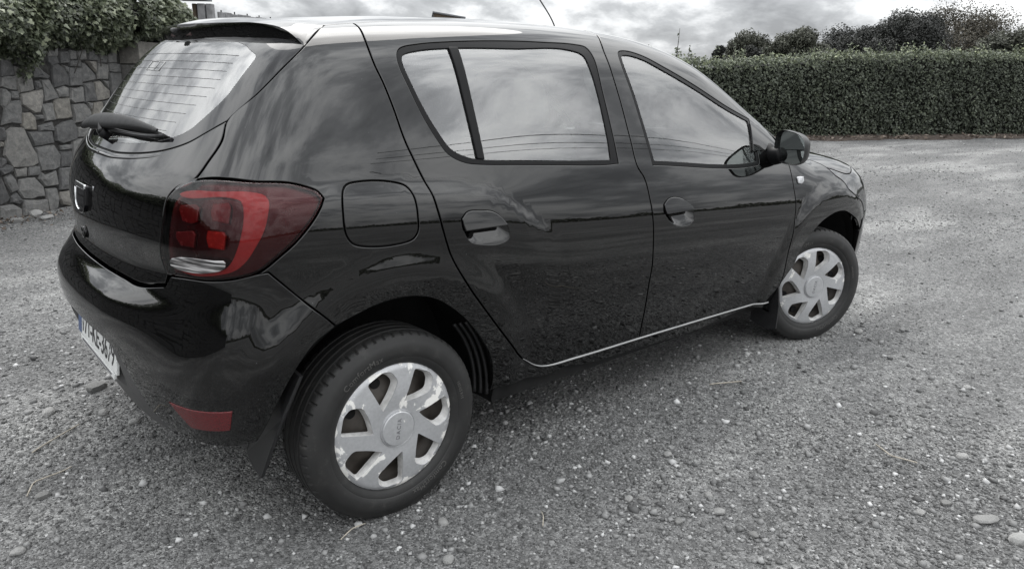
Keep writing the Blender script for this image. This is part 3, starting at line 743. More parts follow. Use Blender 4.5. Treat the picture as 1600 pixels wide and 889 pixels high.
TRACED=[[(0.285,1.387),(0.397,1.389),(0.401,1.246),(0.255,1.242)],
[(0.254,1.236),(0.415,1.237),(0.402,1.116),(0.236,1.15)],
[(0.421,1.318),(0.59,1.324),(0.585,1.126),(0.549,1.117),(0.426,1.102),(0.41,1.21)],
[(0.418,1.469),(0.531,1.481),(0.509,1.346),(0.415,1.345)],
[(0.531,1.454),(0.652,1.402),(0.629,1.347),(0.514,1.341)],
[(0.299,1.456),(0.408,1.468),(0.399,1.398),(0.285,1.391)],
[(0.602,1.324),(0.651,1.338),(0.786,1.236),(0.757,1.212),(0.595,1.232)],
[(0.609,1.186),(0.663,1.194),(0.681,1.133),(0.614,1.125),(0.598,1.163)],
[(0.684,1.208),(0.78,1.207),(0.871,1.038),(0.693,1.015),(0.69,1.152)],
[(0.439,1.083),(0.678,1.119),(0.684,1.058),(0.625,0.913),(0.566,0.916),(0.438,0.992)],
[(0.233,1.137),(0.296,1.132),(0.33,1.086),(0.317,1.023),(0.247,0.972),(0.226,1.0)],
[(0.341,1.113),(0.426,1.102),(0.419,1.038),(0.333,1.05)],
[(0.254,0.981),(0.329,1.028),(0.416,1.025),(0.425,0.955),(0.397,0.846),(0.376,0.824),(0.193,0.836),(0.236,0.946)],
[(0.422,0.914),(0.519,0.914),(0.558,0.874),(0.553,0.761),(0.41,0.771),(0.395,0.809)],
[(0.561,0.888),(0.638,0.889),(0.642,0.85),(0.567,0.86)],
[(0.65,0.979),(0.774,0.993),(0.782,0.842),(0.67,0.834)],
[(0.802,1.006),(0.83,1.025),(0.985,1.029),(0.989,0.85),(0.801,0.841),(0.789,0.939)],
[(0.843,1.34),(0.907,1.35),(0.975,1.312),(1.012,1.235),(0.996,1.152),(0.945,1.158),(0.816,1.14),(0.824,1.273)],
[(0.843,1.121),(0.944,1.153),(1.004,1.127),(0.988,1.044),(0.878,1.042)],
[(0.797,1.414),(0.921,1.421),(0.916,1.364),(0.831,1.34),(0.794,1.367)],
[(0.825,1.494),(0.937,1.502),(0.928,1.426),(0.823,1.424)],
[(0.944,1.463),(1.064,1.468),(1.049,1.361),(0.934,1.36)],
[(1.034,1.317),(1.2,1.318),(1.168,1.149),(1.008,1.147),(1.016,1.225)],
[(1.06,1.381),(1.2,1.388),(1.195,1.328),(1.057,1.332)],
[(0.969,1.343),(1.03,1.327),(1.018,1.269),(0.985,1.295)],
[(1.017,1.127),(1.171,1.134),(1.165,0.993),(1.028,0.983),(0.993,1.019)],
[(1.08,1.487),(1.156,1.47),(1.143,1.401),(1.063,1.4)],
[(1.167,1.461),(1.289,1.498),(1.284,1.399),(1.188,1.397)],
[(1.315,1.489),(1.428,1.497),(1.422,1.391),(1.294,1.399)],
[(1.222,1.363),(1.262,1.359),(1.374,1.248),(1.372,1.202),(1.187,1.179)],
[(1.277,1.379),(1.399,1.381),(1.386,1.274)],
[(1.42,1.36),(1.554,1.357),(1.537,1.206),(1.399,1.212)],
[(1.454,1.518),(1.585,1.522),(1.561,1.372),(1.426,1.371)],
[(1.604,1.528),(1.72,1.526),(1.707,1.374),(1.575,1.373)],
[(1.573,1.362),(1.735,1.359),(1.728,1.279),(1.565,1.284)],
[(1.577,1.269),(1.742,1.269),(1.737,1.033),(1.559,1.011),(1.566,1.169)],
[(1.194,1.164),(1.324,1.172),(1.341,0.997),(1.18,0.988)],
[(1.346,1.177),(1.427,1.187),(1.549,1.091),(1.539,1.017),(1.358,0.997)],
[(1.457,1.194),(1.552,1.19),(1.544,1.109)],
[(1.012,0.969),(1.182,0.978),(1.241,0.898),(1.221,0.796),(1.013,0.789)],
[(1.208,0.98),(1.276,0.977),(1.268,0.938),(1.241,0.909)],
[(1.291,0.979),(1.424,0.982),(1.426,0.89),(1.382,0.797),(1.25,0.784)],
[(1.436,0.982),(1.569,1.0),(1.635,0.944),(1.43,0.815)],
[(0.576,0.788),(0.739,0.816),(0.737,0.738),(0.58,0.749)],
[(0.203,0.757),(0.282,0.797),(0.402,0.789),(0.425,0.731),(0.471,0.614),(0.504,0.543),(0.504,0.457),(0.435,0.436),(0.233,0.452),(0.165,0.569)],
[(0.446,0.748),(0.712,0.738),(0.721,0.63),(0.495,0.616)],
[(0.509,0.601),(0.723,0.605),(0.766,0.507),(0.741,0.389),(0.531,0.38),(0.514,0.465),(0.523,0.532)],
[(0.754,0.765),(0.865,0.811),(0.982,0.814),(1.022,0.746),(1.01,0.651),(0.813,0.612),(0.746,0.647)],
[(0.784,0.585),(0.939,0.591),(0.929,0.541),(0.791,0.552)],
[(0.783,0.543),(0.921,0.533),(0.905,0.38),(0.764,0.384)],
[(0.947,0.62),(1.138,0.64),(1.159,0.529),(0.927,0.459)],
[(0.234,0.436),(0.378,0.431),(0.362,0.351),(0.257,0.36)],
[(0.39,0.433),(0.522,0.428),(0.506,0.344),(0.383,0.353)],
[(0.519,0.369),(0.532,0.326),(0.687,0.358),(0.689,0.23),(0.541,0.238),(0.484,0.313)],
[(0.278,0.331),(0.448,0.326),(0.518,0.239),(0.518,0.145),(0.283,0.16),(0.239,0.242)],
[(0.131,0.37),(0.189,0.398),(0.23,0.338),(0.251,0.249),(0.175,0.234),(0.133,0.323)],
[(0.079,0.386),(0.1,0.332),(0.145,0.19),(0.127,0.157),(0.029,0.141)],
[(0.162,0.197),(0.215,0.224),(0.266,0.151),(0.241,0.114),(0.145,0.144)],
[(0.274,0.14),(0.524,0.112),(0.528,-0.022),(0.449,-0.028),(0.361,-0.051),(0.245,0.0)],
[(0.025,0.123),(0.167,0.123),(0.238,0.069),(0.221,-0.015),(-0.006,-0.028)],
[(0.736,0.373),(0.869,0.367),(0.842,0.163),(0.704,0.174)],
[(0.547,0.205),(0.656,0.202),(0.668,0.086),(0.641,0.009),(0.54,-0.004),(0.532,0.098)],
[(0.703,0.15),(0.84,0.148),(0.822,-0.012),(0.711,0.027),(0.686,0.083)],
[(0.112,0.545),(0.162,0.54),(0.164,0.495),(0.096,0.467)],
[(0.092,0.447),(0.163,0.484),(0.222,0.461),(0.213,0.415),(0.103,0.399)],
[(0.165,0.805),(0.202,0.802),(0.188,0.695),(0.142,0.694)],
[(0.14,0.685),(0.18,0.679),(0.172,0.641),(0.131,0.641)],
[(1.045,0.745),(1.251,0.751),(1.166,0.653),(1.027,0.654)]]
# ------------------------------------------------------------ the yard
gnd = mesh('ground', [(-400, -400, 0), (400, -400, 0), (400, 400, 0), (-400, 400, 0)], [(0, 1, 2, 3)], GROUND)
tag(gnd, 'grey gravel ground of the yard', None, None, 'structure')

# ---- loose gravel, thick near the car
def rand_rot(n):
    q = rng.normal(size=(n, 4)); q /= np.linalg.norm(q, axis=1)[:, None]
    w, x, y, z = q.T
    return np.stack([np.stack([1-2*(y*y+z*z), 2*(x*y-z*w), 2*(x*z+y*w)], -1), np.stack([2*(x*y+z*w), 1-2*(x*x+z*z), 2*(y*z-x*w)], -1),
                     np.stack([2*(x*z-y*w), 2*(y*z+x*w), 1-2*(x*x+y*y)], -1)], 1)
OCT = np.array([(1, 0, 0), (0, 1, 0), (-1, 0, 0), (0, -1, 0), (0, 0, 1), (0, 0, -1.)])
OCF = np.array([(0, 1, 4), (1, 2, 4), (2, 3, 4), (3, 0, 4), (1, 0, 5), (2, 1, 5), (3, 2, 5), (0, 3, 5)])
def pebbles(name, C, size, shade, mat, parent=None, flat=.62, sink=.25):
    n = len(C)
    V = OCT[None]*(1+rng.uniform(-.38, .38, (n, 6, 3)))
    V = V+rng.uniform(-.22, .22, (n, 6, 3))
    V = np.einsum('nij,nkj->nki', rand_rot(n), V)*size[:, None, None]
    V[:, :, 2] *= flat
    V += C[:, None, :]
    V[:, :, 2] += (size*flat*sink)[:, None]
    F = (np.arange(n)[:, None, None]*6+OCF[None]).reshape(-1, 3)
    return fast_mesh(name, V.reshape(-1, 3), F, mat, parent, np.repeat(shade, 6))
def vnoise(x, y, s, seed):
    r = np.random.default_rng(seed); g = r.random((128, 128))
    u, v = np.asarray(x)*s+50, np.asarray(y)*s+50
    i, j = np.floor(u).astype(int), np.floor(v).astype(int); f, h = u-i, v-j
    f = f*f*(3-2*f); h = h*h*(3-2*h)
    i %= 127; j %= 127
    return (g[i, j]*(1-f)+g[i+1, j]*f)*(1-h)+(g[i, j+1]*(1-f)+g[i+1, j+1]*f)*h
def gravel_points(n, r0, r1, power):
    u = rng.random(n)
    r = (r0**power+(r1**power-r0**power)*u)**(1/power) if power else r0*(r1/r0)**u
    a = R(rng.uniform(6, 94, n)) if False else np.radians(rng.uniform(6, 94, n))
    P = np.c_[CAM[0]+r*np.cos(a), CAM[1]+r*np.sin(a), np.zeros(n)]
    under = (P[:, 0] > .3) & (P[:, 0] < 2.4) & (P[:, 1] > -.35) & (P[:, 1] < 2.2)
    return P[~under]
P1 = np.vstack([gravel_points(150000, .9, 3.4, 2), gravel_points(110000, 3.4, 10, 0), gravel_points(48000, 9, 22, 0)])
coarse = vnoise(P1[:, 0]*.8+P1[:, 1]*.5, P1[:, 1]*1.3-P1[:, 0]*.4, .9, 3)*.65+vnoise(P1[:, 0], P1[:, 1], 2.6, 4)*.35
keep = rng.random(len(P1)) < np.clip(.38+1.3*(coarse-.30), .25, 1)
P1 = P1[keep]; coarse = coarse[keep]
sz = np.exp(rng.normal(math.log(.0026), .50, len(P1)))*(.75+.6*coarse)
far = np.linalg.norm(P1[:, :2]-CAM[:2], axis=1)
sz = np.clip(sz*np.clip(far/4.5, 1, 2.6), .0018, .017)
sh = np.clip(rng.beta(2.0, 2.6, len(P1))*.95+.10*(sz > .007), 0, 1)
gv = pebbles('gravel', P1, sz, sh, PEBBLE)
tag(gv, 'crushed grey gravel strewn over the yard', 'gravel', None, 'stuff')
# coarser bits gathered in patches
P2 = np.vstack([gravel_points(5200, .9, 4.5, 2), gravel_points(2600, 4.5, 12, 0)])
cz = vnoise(P2[:, 0], P2[:, 1], 1.15, 11)
P2 = P2[rng.random(len(P2)) < np.clip((cz-.36)*1.6, .04, 1)]
CL = ((.70, -1.39, .16, 120), (.82, -1.71, .17, 110), (1.15, -1.75, .15, 90), (1.6, -1.92, .20, 130), (.52, -1.34, .12, 60), (.95, -1.29, .16, 90), (1.8, -1.74, .22, 130),
      (-.39, -.72, .16, 70), (-.89, -.11, .18, 90), (-.65, .23, .2, 70), (.01, -1.09, .16, 60), (1.28, -1.32, .22, 90), (1.47, -1.47, .2, 90), (.87, -.80, .2, 110), (1.4, -.86, .3, 150), (2.1, -.95, .3, 120), (2.5, -1.5, .4, 140), (2.2, -2.0, .3, 120), (-.75, .75, .25, 110), (-.6, 1.4, .4, 130))
P2 = np.vstack([P2]+[np.c_[rng.normal(x, s, n), rng.normal(y, s, n), np.zeros(n)] for x, y, s, n in CL])
s2 = np.exp(rng.normal(math.log(.0072), .42, len(P2)))
g2 = pebbles('coarse_gravel', P2, np.clip(s2, .005, .021), np.clip(rng.beta(3.2, 1.7, len(P2)), 0, 1), PEBBLE, flat=.68, sink=.35)
tag(g2, 'larger chips of stone scattered among the fine gravel', 'gravel', None, 'stuff')

# ---- loose stones one can point to
ICO = None
def stone_mesh(seed, el):
    r = np.random.default_rng(seed)
    bm = bmesh.new(); bmesh.ops.create_icosphere(bm, subdivisions=2, radius=1.0)
    dirs = r.normal(size=(9, 3)); dirs /= np.linalg.norm(dirs, axis=1)[:, None]; off = r.uniform(.62, .95, 9)
    for v in bm.verts:
        p = np.array(v.co[:])
        for d, o in zip(dirs, off):
            e = p@d-o
            if e > 0: p = p-d*e*.92
        p *= (el[0], el[1], el[2])
        v.co = p
    me = bpy.data.meshes.new('loose_stone'); bm.to_mesh(me); bm.free()
    me.polygons.foreach_set('use_smooth', [False]*len(me.polygons))
    a = me.attributes.new('shade', 'FLOAT', 'POINT'); a.data.foreach_set('value', np.full(len(me.vertices), r.uniform(.55, .95), np.float32))
    me.materials.append(LOOSE)
    return me
LOOSE = shade_mat('loose_stone_face', [(0., (.08, .08, .078)), (.5, (.165, .164, .16)), (1., (.36, .357, .348))], .9, 1.35, nscale=28, nmix=.35, bump=.5, bscale=90)
STN = [stone_mesh(30+i, e) for i, e in enumerate(((1, .7, .5), (1, .8, .62), (1, .55, .42), (1, .9, .7), (1.1, .5, .35)))]
def loose(x, y, s, k, rz, label):
    o = bpy.data.objects.new('loose_stone', STN[k]); col.objects.link(o)
    o.location = (x, y, s*.22); o.scale = (s, s, s); o.rotation_euler = (0, 0, R(rz))
    return tag(o, label, 'stone', 'loose stones lying on the gravel')
for a in ((-.53, .80, .058, 0, 40, 'large brown-grey stone on the gravel left of the rear number plate'),
          (-.73, .655, .040, 2, 55, 'flat pale stone nearest the left edge below the number plate'),
          (-.49, .355, .027, 1, 10, 'rounded grey stone close under the rear bumper'),
          (-.56, .52, .024, 3, 70, 'small round stone between the big brown stone and the bumper'),
          (1.43, -2.05, .047, 4, -32, 'long flat pale slab of stone near the lower right corner'),
          (1.40, -2.16, .044, 2, -28, 'pale flat stone at the right edge, lowest of the flat slabs'),
          (1.83, -1.85, .030, 2, -30, 'long oval pale stone lying alone on fine grit at lower right'),
          (1.315, -1.90, .019, 1, 20, 'small domed pale stone left of the flat slabs'),
          (1.44, -1.93, .024, 0, -10, 'grey stone just behind the long flat slab'),
          (-.02, -1.125, .020, 3, 15, 'pale stone by the bottom edge below the rear wheel'),
          (.075, -.965, .021, 3, 60, 'round pale stone in front of the rear tyre'),
          (.63, -1.245, .019, 1, 30, 'pointed pale stone, left of a pair on bare grit'),
          (.665, -1.27, .016, 0, 80, 'pointed pale stone, right of a pair on bare grit'),
          (.655, -1.43, .021, 0, 12, 'angular pale stone in the loose pile right of the rear wheel'),
          (.80, -1.48, .023, 1, -20, 'smooth grey stone at the heart of the loose pile'),
          (.86, -1.40, .018, 3, 45, 'small light stone at the back of the loose pile'),
          (.78, -1.62, .022, 0, 65, 'tilted grey stone at the near end of the loose pile'),
          (.97, -1.14, .020, 1, 10, 'squarish pale stone standing alone past the loose pile'),
          (-.86, -.02, .030, 0, 25, 'dark grey stone at the far left edge of the gravel'),
          (-.97, -.31, .023, 1, 0, 'pale rounded stone in the lower left corner'),
          (-.62, -.02, .015, 3, 33, 'little white stone left of the rear tyre'),
          (-.33, .02, .014, 1, 75, 'little pale stone just behind the mud flap'),
          (-.86, 1.30, .026, 2, 20, 'flat stone half way between bumper and wall'),
          (2.9, -.95, .030, 1, 20, 'pale chunk of stone beyond the front wheel'),
          (2.55, -1.62, .026, 2, -25, 'flat dark-edged stone right of the front wheel')):
    loose(*a)

# ---- dry stalks
def stalk(pts, r, label):
    P = cr2(pts)
    o = tube('dry_stalk', P, r, TWIG, None, 5); tag(o, label, 'twig', 'dry stalks on the gravel')
def cr2(pts):
    pts = np.asarray(pts, float); t = np.linspace(0, len(pts)-1, 12)
    i = np.clip(t.astype(int), 0, len(pts)-2); f = (t-i)[:, None]
    return pts[i]*(1-f)+pts[i+1]*f+np.c_[np.zeros((12, 2)), .003*np.sin(t*2.)]
for p_, r_, l_ in (([(-.84, .31, .012), (-.77, .36, .014), (-.66, .46, .011)], .0028, 'straight dry stalk on the gravel left of the bumper'),
                   ([(-.90, .00, .010), (-.87, .07, .014), (-.79, .10, .013), (-.75, .12, .010)], .0026, 'bent pale stalk in the lower left'),
                   ([(-.22, -.85, .010), (-.17, -.83, .013), (-.12, -.82, .010)], .0020, 'short stalk in front of the rear tyre'),
                   ([(1.66, -1.60, .008), (1.60, -1.68, .013), (1.64, -1.76, .010)], .0028, 'curved dark stalk on the right-hand gravel'),
                   ([(1.63, -.86, .008), (1.68, -.90, .013), (1.78, -.93, .010)], .0030, 'white stalk on the gravel beside the front door'),
                   ([(.30, -1.18, .008), (.33, -1.15, .013), (.35, -1.12, .010)], .0018, 'tiny pale stalk right of the rear tyre')):
    stalk(p_, r_, l_)

# ---- stone wall
WA = np.array([-.36, 5.229]); WT = np.array([.7955, .6060]); WNRM = np.array([.6060, -.7955])
def wpt(s, d, h): return np.array([WA[0]+WT[0]*s+WNRM[0]*d, WA[1]+WT[1]*s+WNRM[1]*d, h])
WALL = empty('stone_wall', (*WA, 0), 'random rubble wall of grey stones under the ivy, left of the car', 'wall')
winv = Vector((WA[0], WA[1], 0))
def wstone(poly, proud, seed):
    """one walling stone from its outline on the wall face (s, h)"""
    q = clean(np.asarray(poly, float), .012)
    if len(q) < 3: return
    if area2(q) < 0: q = q[::-1]
    if abs(area2(q)) < .0009: return
    r = np.random.default_rng(seed)
    # roughen the outline
    pts = []
    for i in range(len(q)):
        a, b = q[i], q[(i+1) % len(q)]; L = np.linalg.norm(b-a); m = max(1, int(L/.07))
        for j in range(m):
            p = a+(b-a)*j/m
            pts.append(p+(r.normal(0, .0045, 2) if j else r.normal(0, .003, 2)))
    q = np.array(pts)
    c = q.mean(0); n = len(q)
    r0 = inset(q, -.005); r1 = inset(q, .004); 
    mid = c+(r1-c)*.55
    V = []
    for k_, (ring, d) in enumerate(((r0, -.05), (r0, proud-.020), (r1, proud), (mid, proud+.006))):
        for p in ring:
            dd = d+(r.normal(0, .0035) if k_ else 0)
            V.append(wpt(p[0], dd, p[1]))
    V.append(wpt(c[0], proud+r.normal(.008, .004), c[1]))
    F = []
    for k_ in range(3):
        F += [(k_*n+i, k_*n+(i+1) % n, (k_+1)*n+(i+1) % n, (k_+1)*n+i) for i in range(n)]
    F += [(3*n+i, 3*n+(i+1) % n, 4*n) for i in range(n)]
    V = np.array(V)-np.array(winv)
    if FAR is not None:
        b = sum(len(x) for x in FAR[0]); FAR[0].append(V); FAR[1] += [tuple(i+b for i in f) for f in F]; return
    o = mesh('stone', V, F, STONE, WALL)
    return o
FAR = None
seed = 100
for poly in TRACED:
    seed += 1
    wstone(poly, .004+.018*rng.random(), seed)
# rest of the wall: laid out by splitting courses into uneven blocks
def fill(s0, s1, h0, h1, seed, proud0=0.):
    r = np.random.default_rng(seed)
    def split(a, b, c, d):
        w, h = b-a, d-c
        if w*h < .035*r.uniform(.8, 2.4) and max(w, h) < .40: return [(a, b, c, d)]
        if w > h*r.uniform(.8, 1.3):
            m = a+w*r.uniform(.36, .64); return split(a, m, c, d)+split(m, b, c, d)
        m = c+h*r.uniform(.36, .64); return split(a, b, c, m)+split(a, b, m, d)
    for (a, b, c, d) in split(s0, s1, h0, h1):
        g = .008; j = lambda: r.normal(0, .013)
        P = [(a+g+j(), c+g+j()), (b-g+j(), c+g+j()), (b-g+j(), d-g+j()), (a+g+j(), d-g+j())]
        if r.random() < .45:
            k = r.integers(0, 4); t = r.uniform(.3, .6)
            A_, B_, C_ = P[k-1], P[k], P[(k+1) % 4]
            P[k:k+1] = [(B_[0]+(A_[0]-B_[0])*t*.5, B_[1]+(A_[1]-B_[1])*t*.5), (B_[0]+(C_[0]-B_[0])*t*.5, B_[1]+(C_[1]-B_[1])*t*.5)]
        wstone(P, proud0+.004+.018*r.random(), int(r.integers(1e6)))
fill(1.33, 1.74, .02, .62, 6); fill(.82, 1.33, -.04, .20, 9)
fill(1.50, 1.74, .62, .98, 7)
fill(2.45, 3.8, 0, 1.52, 8)
fill(-.30, -.01, .0, 1.52, 15)
FAR = [[], []]
fill(-20, -.31, .0, 1.52, 5)      # the run of wall outside the frame, mirrored in the tailgate
mesh('stonework', np.vstack(FAR[0]), FAR[1], STONE, WALL)['kind'] = 'stuff'
FAR = None
cs = 1
def wbox(name, s0, s1, d0, d1, h0, h1, mat):
    P = [wpt(s, d, h)-np.array(winv) for h in (h0, h1) for d in (d0, d1) for s in (s0, s1)]
    return mesh(name, P, [(0, 1, 3, 2), (4, 6, 7, 5), (0, 4, 5, 1), (2, 3, 7, 6), (0, 2, 6, 4), (1, 5, 7, 3)], mat, WALL)
wbox('wall_core', -20, 3.8, -.42, -.012, 0, 1.50, MORTAR)
# the projecting pier
WALLP = wbox('pier_core', 1.79, 2.42, -.02, .21, 0, 1.56, MORTAR)
def pier():
    r = np.random.default_rng(77)
    z = 0.
    while z < 1.55:
        hh = min(r.uniform(.16, .30), 1.60-z)
        cuts = [1.765, 1.765+r.uniform(.2, .45), 2.43]
        for a, b in zip(cuts[:-1], cuts[1:]):
            V = []
            a1, b1 = a+.006, b-.006
            prou = .235+.02*r.random()
            e = .012
            for (s, d, h) in ((a1, -.02, z+.006), (b1, -.02, z+.006), (b1, -.02, z+hh-.006), (a1, -.02, z+hh-.006)):
                V.append((s, d, h))
            for (s, d, h) in ((a1, prou-e, z+.006), (b1, prou-e, z+.006), (b1, prou-e, z+hh-.006), (a1, prou-e, z+hh-.006)):
                V.append((s+r.normal(0, .006), d, h+r.normal(0, .005)))
            for (s, d, h) in ((a1+e, prou, z+.006+e), (b1-e, prou, z+.006+e), (b1-e, prou, z+hh-.006-e), (a1+e, prou, z+hh-.006-e)):
                V.append((s+r.normal(0, .006), d+r.normal(0, .006), h+r.normal(0, .005)))
            P = [wpt(*v)-np.array(winv) for v in V]
            F = [(8, 9, 10, 11)]
            for o_ in (0, 4):
                F += [(o_+i, o_+(i+1) % 4, o_+4+(i+1) % 4, o_+4+i) for i in range(4)]
            mesh('stone', P, F, STONE, WALL)
        z += hh
pier()

# ---- leaves
def leaf_frames(n, nrm, spread):
    """random leaf orientations about preferred normals"""
    N = nrm+rng.normal(0, spread, (n, 3)); N /= np.linalg.norm(N, axis=1)[:, None]
    a = rng.normal(size=(n, 3)); a[:, 2] -= .6
    U = a-N*np.sum(a*N, 1)[:, None]; U /= np.linalg.norm(U, axis=1)[:, None]
    return N, U, np.cross(N, U)
def leaves(name, C, nrm, size, shade, mat, parent, spread=.55, outline=None, fold=.18):
    n = len(C)
    N, U, B = leaf_frames(n, nrm, spread)
    O = np.array(outline if outline is not None else [(0, 0), (.42, .30), (1, 0), (.42, -.30)])
    k = len(O)
    z = -fold*np.abs(O[:, 1])
    V = C[:, None]+size[:, None, None]*(U[:, None]*O[None, :, :1]+B[:, None]*O[None, :, 1:2]+N[:, None]*z[None, :, None])
    if k == 4: f = np.array([(0, 1, 2), (0, 2, 3)])
    else: f = np.array([(0, i, i+1) for i in range(1, k-1)])
    F = (np.arange(n)[:, None, None]*k+f[None]).reshape(-1, 3)
    return fast_mesh(name, V.reshape(-1, 3), F, mat, parent, np.repeat(shade, k))
IVY = [(0, 0), (-.12, .34), (.18, .52), (.40, .26), (.62, .40), (.72, .16), (1.05, 0), (.72, -.16), (.62, -.40), (.40, -.26), (.18, -.52), (-.12, -.34)]
ivy = empty('ivy_plant', (*wpt(.9, 0, 1.45),), 'thick green ivy spilling over the top of the stone wall', 'ivy')
ivo = np.array(ivy.location)
def ivy_top(s):       # upper edge of the ivy mass
    return 1.80+.16*np.sin(s*1.1+.6)+.14*vnoise(s, s*0, 2.2, 21)+np.where(s < .62, -.04, .10)+.10*np.clip((s-.9)/.7, 0, 1)
def ivy_foot(s):
    f = 1.50-.10*vnoise(s, s*0+3, 2.7, 22)+.05*np.sin(s*3)
    f = f-.34*np.exp(-((s-.47)/.075)**2)-.13*np.exp(-((s-.30)/.10)**2)+.10*np.clip((s-.72)/.3, 0, 1)+.05*np.clip((s-1.6)/.2, 0, 1)
    return f-.45*np.clip((s-2.62)/.35, 0, 1)
def ivy_pts(n, s0, s1):
    s = rng.uniform(s0, s1, n)
    t = rng.random(n)**.85
    f, T = ivy_foot(s), ivy_top(s)
    T = np.where(s > 2.55, np.minimum(T, 2.02-.32*(s-2.55)), T)
    h = f+(T-f)*t
    bulge = .13+.17*np.sin(np.pi*np.clip(t, 0, 1))**.8+.10*vnoise(s, h, 3.2, 23)-.05
    bulge = np.where((s > 1.7) & (s < 2.5), bulge+.16, bulge)*np.clip(.25+t*3, .3, 1)
    d = bulge-np.abs(rng.normal(0, .075, n))
    P = WA[None]+WT[None]*s[:, None]+WNRM[None]*d[:, None]
    nr = np.c_[np.tile(WNRM*.75, (n, 1)), .35+.7*(t-.35)]
    return np.c_[P, h], nr, t, d
Pi, Ni, ti, di = ivy_pts(21000, -.3, 3.15)
Pl, Nl, tl, dl = ivy_pts(26000, -20, -.3)
Pi = np.vstack([Pi, Pl]); Ni = np.vstack([Ni, Nl]); ti = np.r_[ti, tl]
n = len(Pi)
patch = vnoise(Pi[:, 0]*2, Pi[:, 2]*2, 2.0, 31)
leaves('foliage', Pi-ivo, Ni, rng.uniform(.024, .050, n), np.clip(rng.beta(2.2, 2.4, n)*.8+.30*(patch-.5)+.14*ti, 0, 1), LEAF_IVY, ivy, .5, IVY)['kind'] = 'stuff'
# the clearest leaves, each on its own
IM = []
for k in range(4):
    O = np.array(IVY)*(1+.12*rng.normal(size=(12, 2)))
    me = bpy.data.meshes.new('leaf'); me.from_pydata([(x, y, -.2*abs(y)+.03*math.sin(6*x)) for x, y in O], [], [tuple(range(12))])
    a = me.attributes.new('shade', 'FLOAT', 'POINT'); a.data.foreach_set('value', np.full(12, (.45, .60, .75, .88)[k], np.float32))
    me.materials.append(LEAF_IVY); IM.append(me)
Pv, Nv, tv, dv = ivy_pts(230, -.05, 2.9)
N_, U_, B_ = leaf_frames(230, Nv, .4)
for i in range(230):
    o = bpy.data.objects.new('leaf', IM[i % 4]); col.objects.link(o); o.parent = ivy
    s = float(rng.uniform(.036, .058)); p = Pv[i]+np.append(WNRM, 0)*.05-ivo
    o.matrix_local = Matrix.Translation(Vector(p)) @ Matrix((U_[i], B_[i], N_[i])).transposed().to_4x4() @ Matrix.Scale(s, 4)
for k in range(5):
    s = rng.uniform(-.2, 2.4); h0 = float(ivy_foot(np.array([s]))[0]); L = rng.uniform(.1, .35)
    P = [wpt(s+.06*math.sin(j*1.3+k), .05+.02*math.sin(j), h0+.30-j*(L+.3)/5)-ivo for j in range(6)]
    tube('stem', P, .004, BARK, ivy, 5)
# dark heart behind the leaves
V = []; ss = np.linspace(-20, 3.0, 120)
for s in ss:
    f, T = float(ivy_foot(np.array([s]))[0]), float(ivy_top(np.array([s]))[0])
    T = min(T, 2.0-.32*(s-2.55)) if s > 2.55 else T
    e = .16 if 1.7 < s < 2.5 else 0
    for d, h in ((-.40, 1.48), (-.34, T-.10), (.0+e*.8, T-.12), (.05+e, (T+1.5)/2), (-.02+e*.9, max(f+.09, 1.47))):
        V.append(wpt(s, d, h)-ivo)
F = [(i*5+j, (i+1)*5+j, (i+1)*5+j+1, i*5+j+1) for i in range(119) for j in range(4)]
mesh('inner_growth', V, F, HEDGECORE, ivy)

# ---- dead leaves along the wall foot
n = 900
s = rng.uniform(-3, 2.2, n); d = np.abs(rng.normal(.02, .16, n))+.01
k = rng.random(n) < np.clip(.35+.9*np.exp(-((s-.15)/.35)**2), 0, 1); s, d = s[k], d[k]; n = len(s)
P = np.c_[WA[None]+WT[None]*s[:, None]+WNRM[None]*d[:, None], .008+.05*rng.random(n)*np.exp(-d/.1)]
lt = leaves('leaf_litter', P, np.tile((0, 0, 1.), (n, 1)), rng.uniform(.02, .055, n), rng.beta(1.8, 2.2, n), LITTER, None, .6)
tag(lt, 'brown dead leaves drifted along the foot of the stone wall', 'dead leaves', None, 'stuff')
for a in ((wpt(.02, .16, 0), .07, 0, 30, 'grey stone lying against the foot of the wall among dead leaves'),
          (wpt(.20, .30, 0), .075, 4, 40, 'flat whitish stone in the dead leaves by the wall'),
          (wpt(.33, .06, 0), .06, 3, 0, 'dark lump of stone at the wall foot')):
    loose(a[0][0], a[0][1], a[1], a[2], a[3], a[4])

# ---- hedge
HA = np.array([14.72, 5.75]); HT = np.array([.9068, -.4216]); HN = np.array([-.4216, -.9068])
hedge = empty('clipped_hedge', (*HA, 0), 'long clipped dark green hedge along the far side of the yard', 'hedge')
ho = np.array([*HA, 0.])
def hp(s, d, h): return np.array([HA[0]+HT[0]*s+HN[0]*d, HA[1]+HT[1]*s+HN[1]*d, h])
def htop(s): return 1.70+.030*np.clip(s, -9, 20)+.05*np.sin(s*.7)+.10*vnoise(s, s*0, 1.3, 41)
n = 64000
s = rng.uniform(-9, 15, n); which = rng.random(n)
h = rng.random(n)**.95*htop(s)
lump = vnoise(s, h, 1.6, 42)*.55+vnoise(s, h, 4.5, 43)*.45
d = .10*(lump-.5)*2-np.abs(rng.normal(0, .055, n))+.06-.10*(h/2)**2
nr = np.tile((HN[0], HN[1], .35), (n, 1))
tp = which > .80
d = np.where(tp, -rng.random(n)*1.1, d); h = np.where(tp, htop(s)+.03*rng.normal(size=n)+.07*(vnoise(s, d, 2.2, 44)-.5), h)
nr[tp] = (HN[0]*.3, HN[1]*.3, 1)
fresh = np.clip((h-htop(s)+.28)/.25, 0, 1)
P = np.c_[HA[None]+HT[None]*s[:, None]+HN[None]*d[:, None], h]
shd = np.clip(rng.beta(2.0, 2.8, n)*.75+.22*(lump-.5)+.30*fresh, 0, 1)
